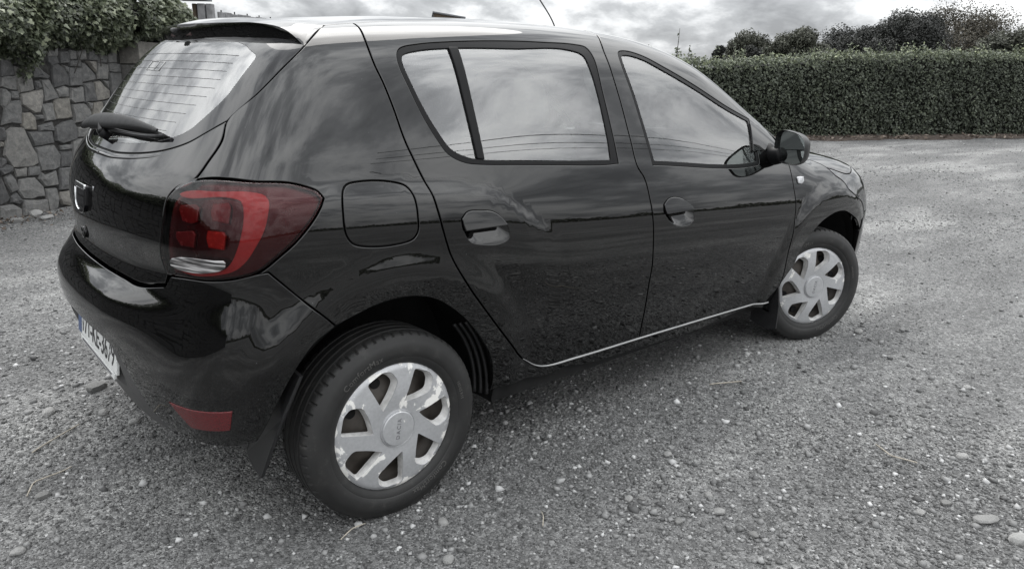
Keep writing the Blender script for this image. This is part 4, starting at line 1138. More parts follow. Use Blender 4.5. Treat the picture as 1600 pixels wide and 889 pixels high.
leaves('foliage', P-ho, nr, rng.uniform(.045, .085, n), shd, LEAF_HEDGE, hedge, .75)['kind'] = 'stuff'
# sprigs standing above the clipped top
n = 5200
s0 = rng.uniform(-9, 15, 420); hh = np.abs(rng.normal(.06, .10, 420))+.03
i = rng.integers(0, 420, n); t = rng.random(n)
s = s0[i]+rng.normal(0, .03, n)+.25*(t*hh[i])*np.sin(i); h = htop(s0[i])+t*hh[i]
dd = -.1-.6*rng.random(420)
P = np.c_[HA[None]+HT[None]*s[:, None]+HN[None]*(dd[i]+rng.normal(0, .03, n))[:, None], h]
leaves('sprigs', P-ho, np.tile((HN[0]*.5, HN[1]*.5, .8), (n, 1)), rng.uniform(.04, .075, n), np.clip(rng.beta(2.6, 2, n)+.12, 0, 1), LEAF_HEDGE, hedge, .9)['kind'] = 'stuff'
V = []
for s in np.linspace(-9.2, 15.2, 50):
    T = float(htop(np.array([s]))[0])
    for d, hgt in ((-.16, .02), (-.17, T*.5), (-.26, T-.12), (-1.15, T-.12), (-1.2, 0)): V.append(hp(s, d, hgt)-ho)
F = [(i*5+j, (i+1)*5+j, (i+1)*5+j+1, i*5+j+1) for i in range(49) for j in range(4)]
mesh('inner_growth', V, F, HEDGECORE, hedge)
for (s, L, lean) in ((-3.25, .62, .03), (-1.85, .42, -.10), (-1.25, .40, .09), (-3.0, .3, .05), (2.1, .25, .1), (3.6, .3, -.08), (6.4, .4, .05)):
    b = hp(s, -.25, float(htop(np.array([s]))[0])-.1)-ho
    tube('bare_shoot', [b+np.array([HT[0]*lean*t, HT[1]*lean*t, (L+.1)*t]) for t in (0, .33, .66, 1.)], [.012, .010, .007, .004], BARK, hedge, 5)
    m = int(9*L/.4); tt = rng.uniform(.3, 1, m)
    C = b+np.c_[HT[0]*lean*tt, HT[1]*lean*tt, (L+.1)*tt]
    leaves('shoot_leaves', C, np.tile((HN[0], HN[1], .4), (m, 1)), rng.uniform(.05, .08, m), rng.uniform(.3, .7, m), LEAF_HEDGE, hedge, .9)['kind'] = 'stuff'
bank = []
for s in np.linspace(-9, 15, 60):
    w = .35+.14*math.sin(s*2.3)+.10*math.sin(s*5.1)
    bank += [hp(s, w, .004), hp(s, w*.5, .05), hp(s, -.05, .10)]
sb = mesh('soil_bank', bank, [(i*3+j, (i+1)*3+j, (i+1)*3+j+1, i*3+j+1) for i in range(59) for j in range(2)], SOIL, None, smooth=True)
tag(sb, 'strip of bare brown soil along the hedge foot', None, None, 'structure')
n = 700
s = rng.uniform(-6, 12, n); d = rng.uniform(-.05, .5, n)
P = np.c_[HA[None]+HT[None]*s[:, None]+HN[None]*d[:, None], .06+.03*rng.random(n)]
pl_ = leaves('hedge_litter', P, np.tile((0, 0, 1.), (n, 1)), rng.uniform(.05, .12, n), rng.beta(2, 1.8, n), LITTER, None, .5)
tag(pl_, 'pale dead leaves and clippings below the hedge', 'dead leaves', None, 'stuff')

# ---- trees beyond the hedge
def tree(x, y, top, wid, foot, mat, label, n=9000, lsz=(.09, .17), seed=1, gappy=.0, lean=0., lobes=13, group='trees beyond the hedge'):
    r = np.random.default_rng(seed)
    root = empty('broadleaf_tree', (x, y, 0), label, 'tree', group)
    tt = foot+(top-foot)*.35
    tube('trunk', cr2([np.array([0, 0, 0]), np.array([.06, .03, tt*.5]), np.array([lean*.3, 0, tt]), np.array([lean*.7, .1, top*.80])]), np.linspace(.26, .05, 12)*wid/5+.02, BARK, root, 8)
    C = []
    for k in range(lobes):
        a = r.uniform(0, 2*math.pi); e = (k+.5)/lobes
        w = wid/2*math.sqrt(max(.04, 1-max(0, (e-.30)/.74)**2))*(.80 if k % 3 else .35)
        c = np.array([math.cos(a)*w*.80+lean*e, math.sin(a)*w*.80, foot+(top-foot)*(.12+.76*e)])
        m = np.array([lean*.4, 0, tt*.8])
        tube('limb', [m*(1-t)+c*t+np.array([0, 0, -.15*math.sin(math.pi*t)*w]) for t in np.linspace(0, 1, 6)], np.linspace(.06, .015, 6)*wid/5+.006, BARK, root, 6)
        C.append((c, wid*r.uniform(.15, .235)*(1-.25*e)))
    P = []; Nn = []; Sh = []
    per = int(n*2.6)//lobes
    for c, rad in C:
        v = r.normal(size=(per, 3)); v /= np.linalg.norm(v, axis=1)[:, None]
        az = np.arctan2(v[:, 1], v[:, 0]); ph = r.uniform(0, 6.28, 4)
        rough = 1+.20*np.sin(3*az+ph[0]+4*v[:, 2])+.16*np.sin(7*az+ph[1])*np.cos(6*v[:, 2]+ph[2])+.10*np.sin(13*az+9*v[:, 2]+ph[3])
        q = np.minimum(r.random(per)**.38*rough, 1.16)
        P.append(c+v*(rad*q)[:, None]*np.array([1.1, 1.1, .82])); Nn.append(v+np.array([0, 0, .4])); Sh.append(np.clip(r.beta(2, 2.6, per)*.9+r.normal(0, .07), 0, 1))
    P = np.vstack(P); Nn = np.vstack(Nn); Sh = np.hstack(Sh)
    if gappy:
        g = vnoise(P[:, 0]*1.0+P[:, 1]*.5, P[:, 2]*1.3, 2.2, seed+5) > gappy*(.5+.8*(P[:, 2]-foot)/(top-foot)); P, Nn, Sh = P[g], Nn[g], Sh[g]
    leaves('crown', P, Nn, r.uniform(lsz[0], lsz[1], len(P)), Sh, mat, root, .8)['kind'] = 'stuff'
tree(39.7, 23.2, 3.8, 4.0, .5, LEAF_MID, 'olive-grey bushy tree, leftmost of those behind the hedge', 11000, seed=3, lobes=14)
tree(40.3, 20.4, 4.05, 4.2, .5, LEAF_MID, 'rounded grey-green tree beside the leftmost one, beyond the hedge', 12000, seed=8, lobes=16)
tree(48.6, 21.4, 4.5, 5.8, .8, LEAF_DARK, 'low dark spreading tree in the middle, beyond the hedge', 12000, seed=5, gappy=.15, lobes=15)
tree(47.3, 17.5, 5.2, 5.8, .8, LEAF_DARK, 'tall blackish tree left of the browning one', 15000, seed=12, lobes=18)
tree(51.5, 16.2, 5.75, 8.8, .8, LEAF_BROWN, 'tallest tree, thin browning crown with sky showing through', 17000, (.08, .15), seed=14, gappy=.34, lobes=22)
tree(42.2, 10.4, 3.75, 4.4, .6, LEAF_MID, 'pale loose bush rising at the right edge beyond the hedge', 9000, seed=21, gappy=.15, lobes=14)
tree(35.0, 22.1, 3.05, 1.2, .5, LEAF_DARK, 'small pointed dark shrub at the left end of the hedge top', 4000, (.10, .18), seed=23, lobes=9)
tree(36.2, 21.2, 3.10, 1.9, .5, LEAF_DARK, 'low dark shrub just right of the pointed one', 4500, (.10, .18), seed=24, lobes=9)

# ---- what stands beyond the wall
post = empty('gate_post', (2.25, 7.12, 0), 'grey timber gate post under a flat cap behind the ivy', 'post')
po = np.array([2.25, 7.12, 0.])
tdir = np.array([RIGHT[0], RIGHT[1], 0]); tdir /= np.linalg.norm(tdir); fdir = np.array([-tdir[1], tdir[0], 0])
def oriented(name, c, s, mat, parent, bev=.006):
    rot = Matrix((tdir, fdir, (0, 0, 1))).transposed()
    return box(name, c, s, mat, parent, bev=bev, rot=rot)
oriented('upright', -tdir*.02+np.array([0, 0, 1.04]), (.085, .12, 2.08), WOODGREY, post)
oriented('upright', tdir*.075+np.array([0, 0, 1.04]), (.07, .10, 2.08), WOODGREY, post)
oriented('upright', -tdir*.115+np.array([0, 0, 1.04]), (.05, .05, 2.08), WOODBROWN, post)
oriented('cap_board', -tdir*.13+np.array([0, 0, 2.155]), (.36, .30, .075), ROOFGREY, post)
fence = empty('board_fence', (2.38, 7.06, 0), 'weathered grey board fence running away behind the wall', 'fence')
fo = np.array([2.38, 7.06, 0.]); fd = np.array([3.48-2.31, 8.0-7.07, 0]); fd /= np.linalg.norm(fd)
fn = np.array([-fd[1], fd[0], 0])
for k in range(22):
    c = fd*(.09+k*.152)
    rot = Matrix((fd, fn, (0, 0, 1))).transposed()
    box('board', c+np.array([0, 0, 1.0+.006*math.sin(k*2.2)]), (.145, .022, 1.99), WOODGREY, fence, bev=.004, rot=rot)
    if k % 2 == 0: box('nail', c+np.array([0, 0, 2.005]), (.012, .012, .03), DARK, fence)
box('rail', fd*1.7+fn*.04+np.array([0, 0, 1.75]), (3.4, .05, .09), WOODGREY, fence, rot=Matrix((fd, fn, (0, 0, 1))).transposed())
sh_ = empty('open_shelter', (6.55, 7.6, 0), 'small lean-to shelter roof with brown fascia showing over the car roof', 'shelter')
so = np.array([6.55, 7.6, 0.])
pA = np.array([6.21, 7.94]); pB = np.array([6.62, 7.55]); dv = (pB-pA)/np.linalg.norm(pB-pA); bk = np.array([.55, .83])
def shp(u, v, z): return np.array([pA[0]+dv[0]*u+bk[0]*v, pA[1]+dv[1]*u+bk[1]*v, z])-so
def shbox(name, u0, u1, v0, v1, z00, z01, th, mat):
    """board whose height changes from z00 at u0 to z01 at u1"""
    V = [shp(u, v, z+t) for t in (0, th) for v in (v0, v1) for u, z in ((u0, z00), (u1, z01))]
    return mesh(name, V, [(0, 1, 3, 2), (4, 6, 7, 5), (0, 4, 5, 1), (2, 3, 7, 6), (0, 2, 6, 4), (1, 5, 7, 3)], mat, sh_)
shbox('fascia', 0, .42, 0, .03, 2.15, 2.08, .085, WOODBROWN)
shbox('roof_sheet', -.02, .52, -.03, 1.2, 2.245, 2.165, .02, ROOFGREY)
for u in (.05, .38):
    for v in (.06, 1.1): shbox('leg', u, u+.07, v, v+.07, 0, 0, 2.1, WOODBROWN)

# ---- far-off wood on the other sides of the yard (seen mirrored in the paintwork)
n = 26000
a = np.radians(rng.uniform(100, 378, n)); rad = 60+6*rng.random(n)
hh = .7+.8*vnoise(a*9, a*0, 1.0, 51)+1.2*vnoise(a*30, a*0, 1.0, 52)**2
hz = hh*rng.random(n)**.8
P = np.c_[rad*np.cos(a), rad*np.sin(a), hz]
fw_ = leaves('far_wood', P, np.c_[-np.cos(a), -np.sin(a), np.full(n, .4)], rng.uniform(.35, .7, n), rng.beta(2, 2.6, n), LEAF_MID, None, .7)
tag(fw_, 'distant line of dark trees around the yard', 'woodland', None, 'stuff')

# ---- overhead wires behind the camera, mirrored in the side windows
for k, (y, z) in enumerate(((-10.5, 9.3), (-10.9, 9.0), (-11.5, 8.95))):
    xs = np.linspace(6.6, 60, 30)
    o = tube('overhead_cable', np.c_[xs, np.full(30, y), z+((xs-10)/35)**2*.7-.35], .019, RUBBER, None, 5)
    tag(o, 'thin overhead cable, %s of the three mirrored as dark lines in the side windows' % ('topmost', 'middle', 'lowest')[k], 'cable', 'overhead cables')

# ------------------------------------------------------------ the car
CAR = empty('hatchback_car', (0, 0, 0), 'black five-door hatchback parked on the grey gravel, seen from its rear right corner', 'car')
S = lambda k, a=None, b=None: cr(FT[k][a:b])
GUT = np.array([(-.011, -.498, 1.487), (.093, -.483, 1.499), (.261, -.467, 1.514), (.542, -.455, 1.53), (.80, -.465, 1.53), (1.0, -.47, 1.527),
                (1.16, -.475, 1.515), (1.254, -.485, 1.505), (1.374, -.505, 1.485), (1.5, -.528, 1.455), (1.63, -.56, 1.42), (1.72, -.582, 1.38),
                (1.853, -.62, 1.305), (2.0, -.66, 1.22), (2.167, -.70, 1.11), (2.26, -.735, 1.045)])
GUT = DomS.lift(DomS.uv(cr(GUT)))
def gut(x0, x1):
    k = (GUT[:, 0] >= min(x0, x1)-1e-6) & (GUT[:, 0] <= max(x0, x1)+1e-6)
    g = GUT[k]
    return g if x1 > x0 else g[::-1]
shutA = S('shutA'); shutB = S('shutB'); shutC = S('shutC')
aA = shutA[0]; 
iA = GUT[np.argmin(np.abs(GUT[:, 0]-aA[0]))]
xB = float(shutB[0][0])
sill = FT['sill']; bs = FT['sillbot']
gate = S('gateR')                      # top -> bottom
lamp = FT['lamp']
# lamp outline split: rear edge (bottom -> top-left), top edge to tip, lower edge back
lamp_top = cr(lamp[5:12]); lamp_low = cr(lamp[11:18])
bseam = S('bumpseam'); 
archR = FT['archR']; archRu = cr(archR[2:])       # from bumper seam round to the front foot
X0 = sill[0]; X1 = sill[1]; X2 = sill[2]; X3 = sill[3]
flap = crc(FT['flap'])
# rear quarter panel
q_out = np.vstack([cr(FT['gateR'][:9]), lamp_top[1:], lamp_low[1:], bseam[1:], archRu[1:],
                   cr([archR[-1], bs[0], bs[1], bs[2], surf([(.80, -.79, .284)])[0]])[1:], cr([X1, X0])[:], shutA[::-1][1:], gut(float(aA[0]), -.011)])
quarter, quarter2 = panel('quarter_panel', q_out, DomS, PAINT, CAR, holes=[flap], mirror=True, h=.024, rim=.014, hgap=-.0005)
quarter['label'] = 'right rear quarter panel with fuel flap'
fl = panel('fuel_flap', flap, DomS, PAINT, quarter, gap=.0060, h=.02, rim=.012)
panel('flap_recess', surf(flap), DomS, DARK, quarter, gap=-.006, off=-.012, rim=0, h=.06)
panel('flap_recess', surf(flap)*np.array([1, -1, 1.]), DomS, PAINT, quarter2, gap=-.002, off=-.0005, rim=0, h=.03)
# doors
winR = crc(FT['winR'], corner=75); winF = crc(FT['winF'], corner=75)
handR = crc(FT['handR'], .006); handF = crc(FT['handF'], .006)
rd_out = np.vstack([shutA, cr(sill[0:3])[1:], shutB[::-1][1:], gut(xB, float(aA[0]))])
rdoor, rdoor2 = panel('rear_door', rd_out, DomS, PAINT, CAR, holes=[winR, handR], mirror=True, h=.024, hgap=.0005, rim=.016)
xA = 2.167
fd_out = np.vstack([shutB, cr(sill[2:4])[1:], shutC[::-1][1:], cr([shutC[0], surf([(2.165, -.765, 1.05)])[0], surf([(2.12, -.715, 1.13)])[0]])[1:], gut(2.10, xB)])
fdoor, fdoor2 = panel('front_door', fd_out, DomS, PAINT, CAR, holes=[winF, handF], mirror=True, h=.024, hgap=.0005, rim=.016)
def window_set(door, door2, outer, inner_polys, frame_inner, nm='window_glass'):
    panel('window_trim', outer, DomS, TRIM, door, holes=[frame_inner], mirror=True, parent2=door2, gap=.001, off=-.002, rim=.008, h=.03, hrim=.0035)
    for pl in inner_polys:
        panel(nm, pl, DomS, GLASS, door, mirror=True, parent2=door2, gap=-.004, off=-.006, rim=0, h=.035)
g = FT['glassR']; bar = FT['bar']
mt = (bar[0]+bar[1])/2; mb = (bar[2]+bar[3])/2
frameR = crc(g, corner=75)
left = np.vstack([cr([mb, *g[10:16], g[0], g[1], g[2], mt]), cr([mt, mb])[1:-1]])
right = np.vstack([cr([mt, *g[3:9], mb], corner=70), cr([mb, mt])[1:-1]])
window_set(rdoor, rdoor2, winR, [left, right], frameR)
panel('window_divider', np.vstack([cr([bar[0], bar[1]]), cr([bar[1], bar[2]])[1:], cr([bar[2], bar[3]])[1:], cr([bar[3], bar[0]])[1:-1]]), DomS, TRIM, rdoor, mirror=True, parent2=rdoor2, gap=0, rnd=.003, off=.001, rim=.006, h=.02)
# front side window: trim follows the outline, wider along the top
wF = DomS.uv(winF); wF = wF[::-1] if area2(wF) < 0 else wF
cen = wF.mean(0)
inn = inset(wF, .019)
innF = DomS.lift(inn)
window_set(fdoor, fdoor2, winF, [innF], innF)
def handle(door, door2, outline):
    u = clean(DomS.uv(np.asarray(outline)), .003)
    if area2(u) < 0: u = u[::-1]
    c = u.mean(0)
    # bowl
    V = []; N = []; F = []; n = len(u); RN = 7
    for j in range(RN):
        t = j/(RN-1)
        q = c+(u-c)*(1-t*.97)
        X = DomS.lift(q); nn = grad(X)
        zb, zt_ = float(DomS.lift(u)[:, 2].min()), float(DomS.lift(u)[:, 2].max())
        dp = .0015+.027*min(1, t*3.2)*np.clip((X[:, 2]-zb)/(.62*(zt_-zb)), 0, 1)
        V.append(X-nn*dp[:, None])
        if j: 
            b = (j-1)*n
            F += [(b+i, b+(i+1) % n, b+n+(i+1) % n, b+n+i) for i in range(n)]
    F.append(tuple((RN-1)*n+i for i in range(n)))
    V = np.vstack(V)
    for s, d in ((1, door), (-1, door2)):
        mesh('handle_cup', V*np.array([1, s, 1.]), F if s == 1 else [f[::-1] for f in F], PAINT, d, smooth=True)
    # grip: upper part of the outline, cut along a straight lower edge
    z0 = c[1]-.006
    up = u[u[:, 1] > z0]
    k = np.argmax(np.linalg.norm(np.roll(up, -1, 0)-up, axis=1)); up = np.roll(up, -(k+1), 0)
    P = DomS.lift(up)
    bot = DomS.lift(np.linspace(up[-1], up[0], 14)[1:-1])
    panel('handle', np.vstack([P, bot]), DomS, PAINT, door, mirror=True, parent2=door2, gap=.0012, rnd=.003, rim=.018, h=.010, tilt=(0, 0, .13), offs=lambda X, zt=float(P[:, 2].max()): .002+.13*np.clip(zt-X[:, 2], 0, .06))
handle(rdoor, rdoor2, handR); handle(fdoor, fdoor2, handF)
# sill, and a silver strip painting the sky's reflection on its upper edge
lowS = cr([surf([(.80, -.79, .284)])[0], bs[3], bs[4], bs[5], bs[6], surf([(2.20, -.77, .222)])[0]])
panel('sill', np.vstack([cr([X1, X2, X3]), lowS[::-1]]), DomS, PAINT, CAR, mirror=True, gap=.0012, off=-.003, rim=.05, h=.03)
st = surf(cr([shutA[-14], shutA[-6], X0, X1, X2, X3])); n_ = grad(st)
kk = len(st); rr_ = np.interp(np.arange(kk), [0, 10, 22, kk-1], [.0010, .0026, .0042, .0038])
tube('sill_glint', st+n_*.0015, rr_, PALESILVER, CAR, 8)
tube('sill_glint', (st+n_*.0015)*np.array([1, -1, 1.]), rr_, PALESILVER, CAR, 8)
# front wing
af = FT['archF']; af = np.vstack([af, surf([(3.0, -.83, .50), (3.0, -.83, .42)])])
arcF = cr(af[:12])
hl = [surf([(2.30, -.742, 1.03)])[0], surf([(2.45, -.765, .99)])[0], surf([(2.60, -.79, .93)])[0], FT['hoodline'][3], FT['hoodline'][4], FT['hoodline'][5]]
hoodR = cr(hl)
w_out = np.vstack([shutC, cr([shutC[-1], af[0]])[1:], arcF[1:], S('fbseam')[1:], cr([FT['fbseam'][2], surf([(3.0, -.825, .70)])[0], surf([(2.88, -.845, .75)])[0], hoodR[-1]])[1:],
                   hoodR[::-1][1:], cr([hoodR[0], surf([(2.24, -.755, 1.03)])[0], shutC[0]])[1:-1]])
wing, wing2 = panel('front_wing', w_out, DomS, PAINT, CAR, mirror=True, h=.024, rim=.014)
ind = crc(surf([(2.231, -.83, .902), (2.270, -.827, .901), (2.294, -.828, .898), (2.291, -.837, .877), (2.262, -.84, .868), (2.236, -.839, .873)]), .006)
panel('side_indicator', ind, DomS, CLEARLAMP, wing, mirror=True, parent2=wing2, gap=0, rnd=.004, off=.006, rim=.006, h=.012)
# seals under the shut lines
for k, pts in enumerate((shutA, shutB, np.vstack([shutC, af[:1]]), cr([X0, X1, X2, X3]), gut(-.011, 2.26), FT['gateR'], np.vstack([bseam]), hoodR, FT['fbseam'])):
    ribbon('seal', pts, DARK, CAR, mirror=True)
# roof, windscreen, bonnet
ZX = [1, -1, 1.]
def centre(x0, y0, x1, y1, bulge, n=24):
    """curve over the car from (x0,y0) to the mirrored side, middle at x0+bulge"""
    ys = np.linspace(y0, -y0, n)
    xs = x0+bulge*(1-(ys/y0)**2)
    P = np.c_[xs, ys, np.full(n, 1.2)]
    f = np.arctan2(np.where(True, roofp(xs)-.14*ys**2-.75, 0), -ys)*.85
    return DomS.lift(np.c_[xs, f])
rearedge = centre(-.011, -.498, 0, 0, -.045)
frontedge = centre(1.50, -.53, 0, 0, .10)
gr = gut(-.011, 1.50)
roof_out = np.vstack([gr, frontedge[1:-1], mir(gr), rearedge[::-1][1:-1]])
panel('roof', roof_out, DomS, PAINT, CAR, gap=.002, h=.045, rim=.012)
gs = gut(1.50, 2.26)
cowl = centre(2.26, -.735, 0, 0, .16)
panel('windscreen', np.vstack([gs, cowl[1:-1], mir(gs), frontedge[::-1][1:-1]]), DomS, GLASS, CAR, gap=.004, off=-.003, rim=.006, h=.06)
bon = hoodR[:int(len(hoodR)*.62)]
nose = np.array([bon[-1], *surf([(2.86, -.74, .86), (3.0, -.66, .88), (3.13, -.50, .88), (3.20, -.25, .88), (3.22, 0, .88)])])
noseR = cr(nose)
bon_out = np.vstack([cowl[:len(cowl)//2+1][::-1], cr([cowl[0], hoodR[0]])[1:-1], bon, noseR[1:-1]])
half = bon_out
full = np.vstack([half, noseR[-1:], (half*np.array([1, -1, 1.]))[::-1][:-1]])
panel('bonnet', full, DomS, PAINT, CAR, gap=.0014, h=.045, rim=.014)
# nose: bumper with grille, headlamps
fb = surf([(3.07, -.808, .619)], DomF)[0]
nl = surf([(2.975, -.836, .555), (2.99, -.83, .48), (3.02, -.815, .38), (3.04, -.80, .28), (3.2, -.70, .22), (3.33, -.4, .20), (3.36, 0, .20)], DomF)
top = surf([(3.07, -.808, .64), (3.2, -.70, .66), (3.32, -.45, .70), (3.36, -.2, .72), (3.37, 0, .72)], DomF)
hb_ = np.vstack([cr(top)[::-1], cr([top[0], fb, nl[0]])[1:-1], cr(nl)])
grille_h = crc(surf([(3.4, -.42, .60), (3.4, -.38, .44), (3.4, 0, .42), (3.4, .38, .44), (3.4, .42, .60), (3.4, 0, .63)], DomF))
bfr = panel('front_bumper', np.vstack([hb_, (hb_*np.array([1, -1, 1.]))[::-1][1:-1]]), DomF, PAINT, CAR, holes=[grille_h], gap=.003, h=.05, rim=.03)
panel('grille', grille_h, DomF, PLASTIC, bfr, gap=-.01, off=-.02, rim=0, h=.05)
hlo = np.vstack([cr([hoodR[-1], surf([(2.90, -.84, .74)])[0], surf([(3.0, -.82, .70)])[0], fb, top[0]]), cr(top[:3])[1:], cr([top[2], *surf([(3.27, -.46, .80), (3.13, -.50, .87)], DomF)])[1:], cr(np.array([nose[3], nose[2], nose[1], nose[0]]))[1:], hoodR[len(bon):-1]])
panel('headlamp', hlo, DomF, HEADLAMP, CAR, mirror=True, gap=.004, h=.04, rim=.012)
fg = np.vstack([cr(top[2:])[:], cr([top[-1], *surf([(3.34, 0, .80), (3.22, 0, .88)], DomF)])[1:], cr(np.array([nose[5], nose[4], nose[3]]))[1:], cr(surf([(3.13, -.50, .87), (3.27, -.46, .80), (3.31, -.45, .71)], DomF))[1:-1]])
panel('upper_grille', np.vstack([cr(top[2:])[:-1], (cr(top[2:])*np.array([1, -1, 1.]))[::-1], (cr(surf([(3.13, -.50, .87), (3.27, -.46, .80), (3.31, -.45, .71)], DomF))*np.array([1, -1, 1.]))[::-1][1:-1], (cr(np.array([nose[5], nose[4], nose[3]]))*np.array([1, -1, 1.]))[::-1][:], cr(np.array([nose[5], nose[4], nose[3]]))[1:], cr(surf([(3.13, -.50, .87), (3.27, -.46, .80), (3.31, -.45, .71)], DomF))[1:-1]]), DomF, PLASTIC, CAR, gap=.004, h=.05, rim=.01)

# tailgate: painted lower skin, full-width glass above
gl = FT['glassB']                          # right corner -> left, along the foot of the glass
gbl = np.array([*gl[:6], (-.540, 0, 1.111)])
gb = cr(gbl)
gate_lo = cr(FT['gateR'][4:])              # from glass corner down to the lamp foot
i4 = 4
tb = np.array([FT['gateR'][-1], (-.563, -.570, .797), (-.584, -.44, .777), (-.597, -.338, .779), (-.608, -.12, .782), (-.609, 0, .782)])
tbl = cr(tb)
half = np.vstack([gb[::-1], gate_lo[1:], tbl[1:]])            # centre top -> round -> centre foot
gate_out = np.vstack([half, (half*np.array([1, -1, 1.]))[::-1][1:-1]])
tg = panel('tailgate', gate_out, DomR, PAINT, CAR, gap=.003, h=.024, rim=.03)
gate_up = cr(FT['gateR'][:5])
topg = surf(centre(-.011, -.498, 0, 0, -.055), DomR)
gw = np.vstack([gate_up, gb[1:]])
glass_out = np.vstack([gw, (gw*np.array([1, -1, 1.]))[::-1][1:], topg[::-1][1:-1]])
cb = FT['clearB']
clr = np.array([(-.262, 0, 1.455), (-.258, -.25, 1.45), (-.240, -.45, 1.43), *cb[3:12], (-.509, -.16, 1.139), (-.517, 0, 1.134)])
clr_h = cr(surf(clr, DomR), corner=80)
clear = np.vstack([clr_h, (clr_h*np.array([1, -1, 1.]))[::-1][1:-1]])
rw = panel('rear_window', clear, DomR, REARGLASS, tg, gap=-.002, off=-.0035, rim=0, h=.035)
panel('window_border', glass_out, DomR, FRIT, tg, holes=[clear], gap=.0032, off=-.0025, rim=.012, h=.04, hrim=.004)
panel('window_seal', np.vstack([gb+np.array([.004, 0, .006]), (gb*np.array([1, -1, 1.])+np.array([.004, 0, .006]))[::-1][1:], (gb*np.array([1, -1, 1.])+np.array([-.004, 0, -.010])), (gb+np.array([-.004, 0, -.010]))[::-1][1:]]), DomR, DARK, tg, gap=0, off=-.006, rim=0, h=.05)
# heating wires
for k in range(11):
    z = 1.165+k*.0245
    ys = np.linspace(-.49+.10*max(0, (1.30-z)/.1), .40-.06*max(0, (1.30-z)/.1), 26)
    P = surf(np.c_[np.full(26, -.9)*0+(-.42), ys, np.full(26, z)], DomR)
    # keep the wire at its height
    for _ in range(3):
        P = DomR.lift(DomR.uv(np.c_[P[:, 0], ys, np.full(26, z)]))
    nn = grad(P)
    tube('heating_wire', P-nn*.0032, .0006, INK, rw, 4)
# high stop lamp/label sticker seen inside the glass
st_ = surf([(-.345, .06, 1.375), (-.345, -.02, 1.375), (-.355, -.02, 1.345), (-.355, .06, 1.345)], DomR)
sc_ = surf(np.array([(-.33, .10, 1.372), (-.335, -.045, 1.372), (-.35, -.045, 1.338), (-.345, .10, 1.338)]), DomR)
stk = surf(cr(np.vstack([sc_, sc_[:1]]), .02), DomR); sn = grad(stk)
tube('sticker_edge', stk-sn*.0028, .0016, PALESILVER, rw, 4)
mid_ = surf(cr(np.array([sc_[0]*.38+sc_[1]*.62, sc_[3]*.38+sc_[2]*.62]), .02), DomR)
tube('sticker_edge', mid_-grad(mid_)*.0028, .0012, PALESILVER, rw, 4)
# tail lamps
REARLAMP = np.vstack([cr(FT['gateR'][8:])[::-1], lamp_top[1:], cr(lamp[11:21])[1:]])
lo = clean(REARLAMP, .004)
for sgn in (1, -1):
    sv = np.array([1, sgn, 1.])
    body = panel('tail_lamp', lo*sv, DomR, REDDARK, CAR, gap=.004, off=-.014, rim=.016, h=.03)
    body['label'] = 'red tail lamp on the right rear corner' if sgn == 1 else 'red tail lamp on the left rear corner'
    panel('lens', lo*sv, DomR, LENS, body, gap=.0032, rnd=.004, off=.003, rim=.012, h=.022)
    panel('light_band', cr(np.vstack([FT['cband'], FT['cband'][:1]]), corner=60)[:-1]*sv, DomR, REDBRIGHT, body, gap=0, off=-.006, rim=.006, h=.02)
    for k in range(1, 5):
        panel('light_cell', crc(FT['cell%d' % k], .004, corner=35)*sv, DomR, REDCELLHOT if k == 4 else REDCELL, body, gap=0, rnd=.004, off=-.007, rim=.006, h=.014)
    panel('reversing_light', crc(FT['rev'], .004, corner=38)*sv, DomR, REVLAMP, body, gap=0, rnd=.003, off=.0048, rim=.004, h=.012)
# rear bumper
bb = FT['bumpbot']
btop = np.vstack([np.array([(-.609, 0, .776), (-.608, -.12, .776), (-.597, -.338, .773), (-.584, -.44, .770), (-.563, -.570, .790)]), lamp[21:22]+np.array([0, 0, -.002])])
low_lamp = lamp[17:22][::-1]
crease = np.array([(-.686, 0, .606), (-.686, -.06, .605), (-.679, -.181, .600), (-.668, -.287, .592), (-.653, -.356, .564), (-.64, -.386, .526), (-.625, -.406, .473), (-.611, -.433, .433), (-.595, -.453, .39), (-.583, -.50, .36)])
arb = FT['archRb'] if 'archRb' in FT else None
bl = np.vstack([cr(btop), cr(low_lamp)[1:], bseam[1:], cr(arb)[1:], cr([arb[-1], *bb[6:3:-1]])[1:], cr([bb[4], crease[-1]])[1:], cr(crease[::-1])[1:]])
bump_out = np.vstack([bl, (bl*np.array([1, -1, 1.]))[::-1][1:-1]])
bp = panel('rear_bumper', bump_out, DomR, PAINT, CAR, gap=.0015, h=.024, rim=.046)
vlow = cr([(-.628, 0, .405), *bb[0:5], bb[5]+np.array([0, 0, .006]), bb[6]+np.array([0, 0, .012]), bb[7]+np.array([0, 0, .018])])
vtop = np.vstack([cr(crease+np.array([.0, 0, .02])), cr([crease[-1], (-.56, -.56, .355), (-.52, -.64, .36), (-.47, -.70, .355), (-.42, -.735, .345)])[1:]])
vh = np.vstack([vtop, vlow[::-1]])
def voff(X):
    return -.008-.036*np.clip((.300-np.abs(X[:, 1]))/.022, 0, 1)*np.clip((X[:, 2]-.428)/.016, 0, 1)
vh_full = np.vstack([vtop, vlow[::-1][:-1], (vlow*np.array([1, -1, 1.]))[:], (vtop*np.array([1, -1, 1.]))[::-1][:-1]])
panel('lower_valance', vh_full, DomR, VALANCE, bp, gap=-.004, h=.015, rim=.018, offs=voff)
rf = cr(np.vstack([FT['refl']]), corner=40)[:-1]
for sgn in (1, -1):
    panel('reflector', rf*np.array([1, sgn, 1.]), DomR, REDREFL, bp, gap=0, rnd=.003, off=.0025, rim=.004, h=.02)
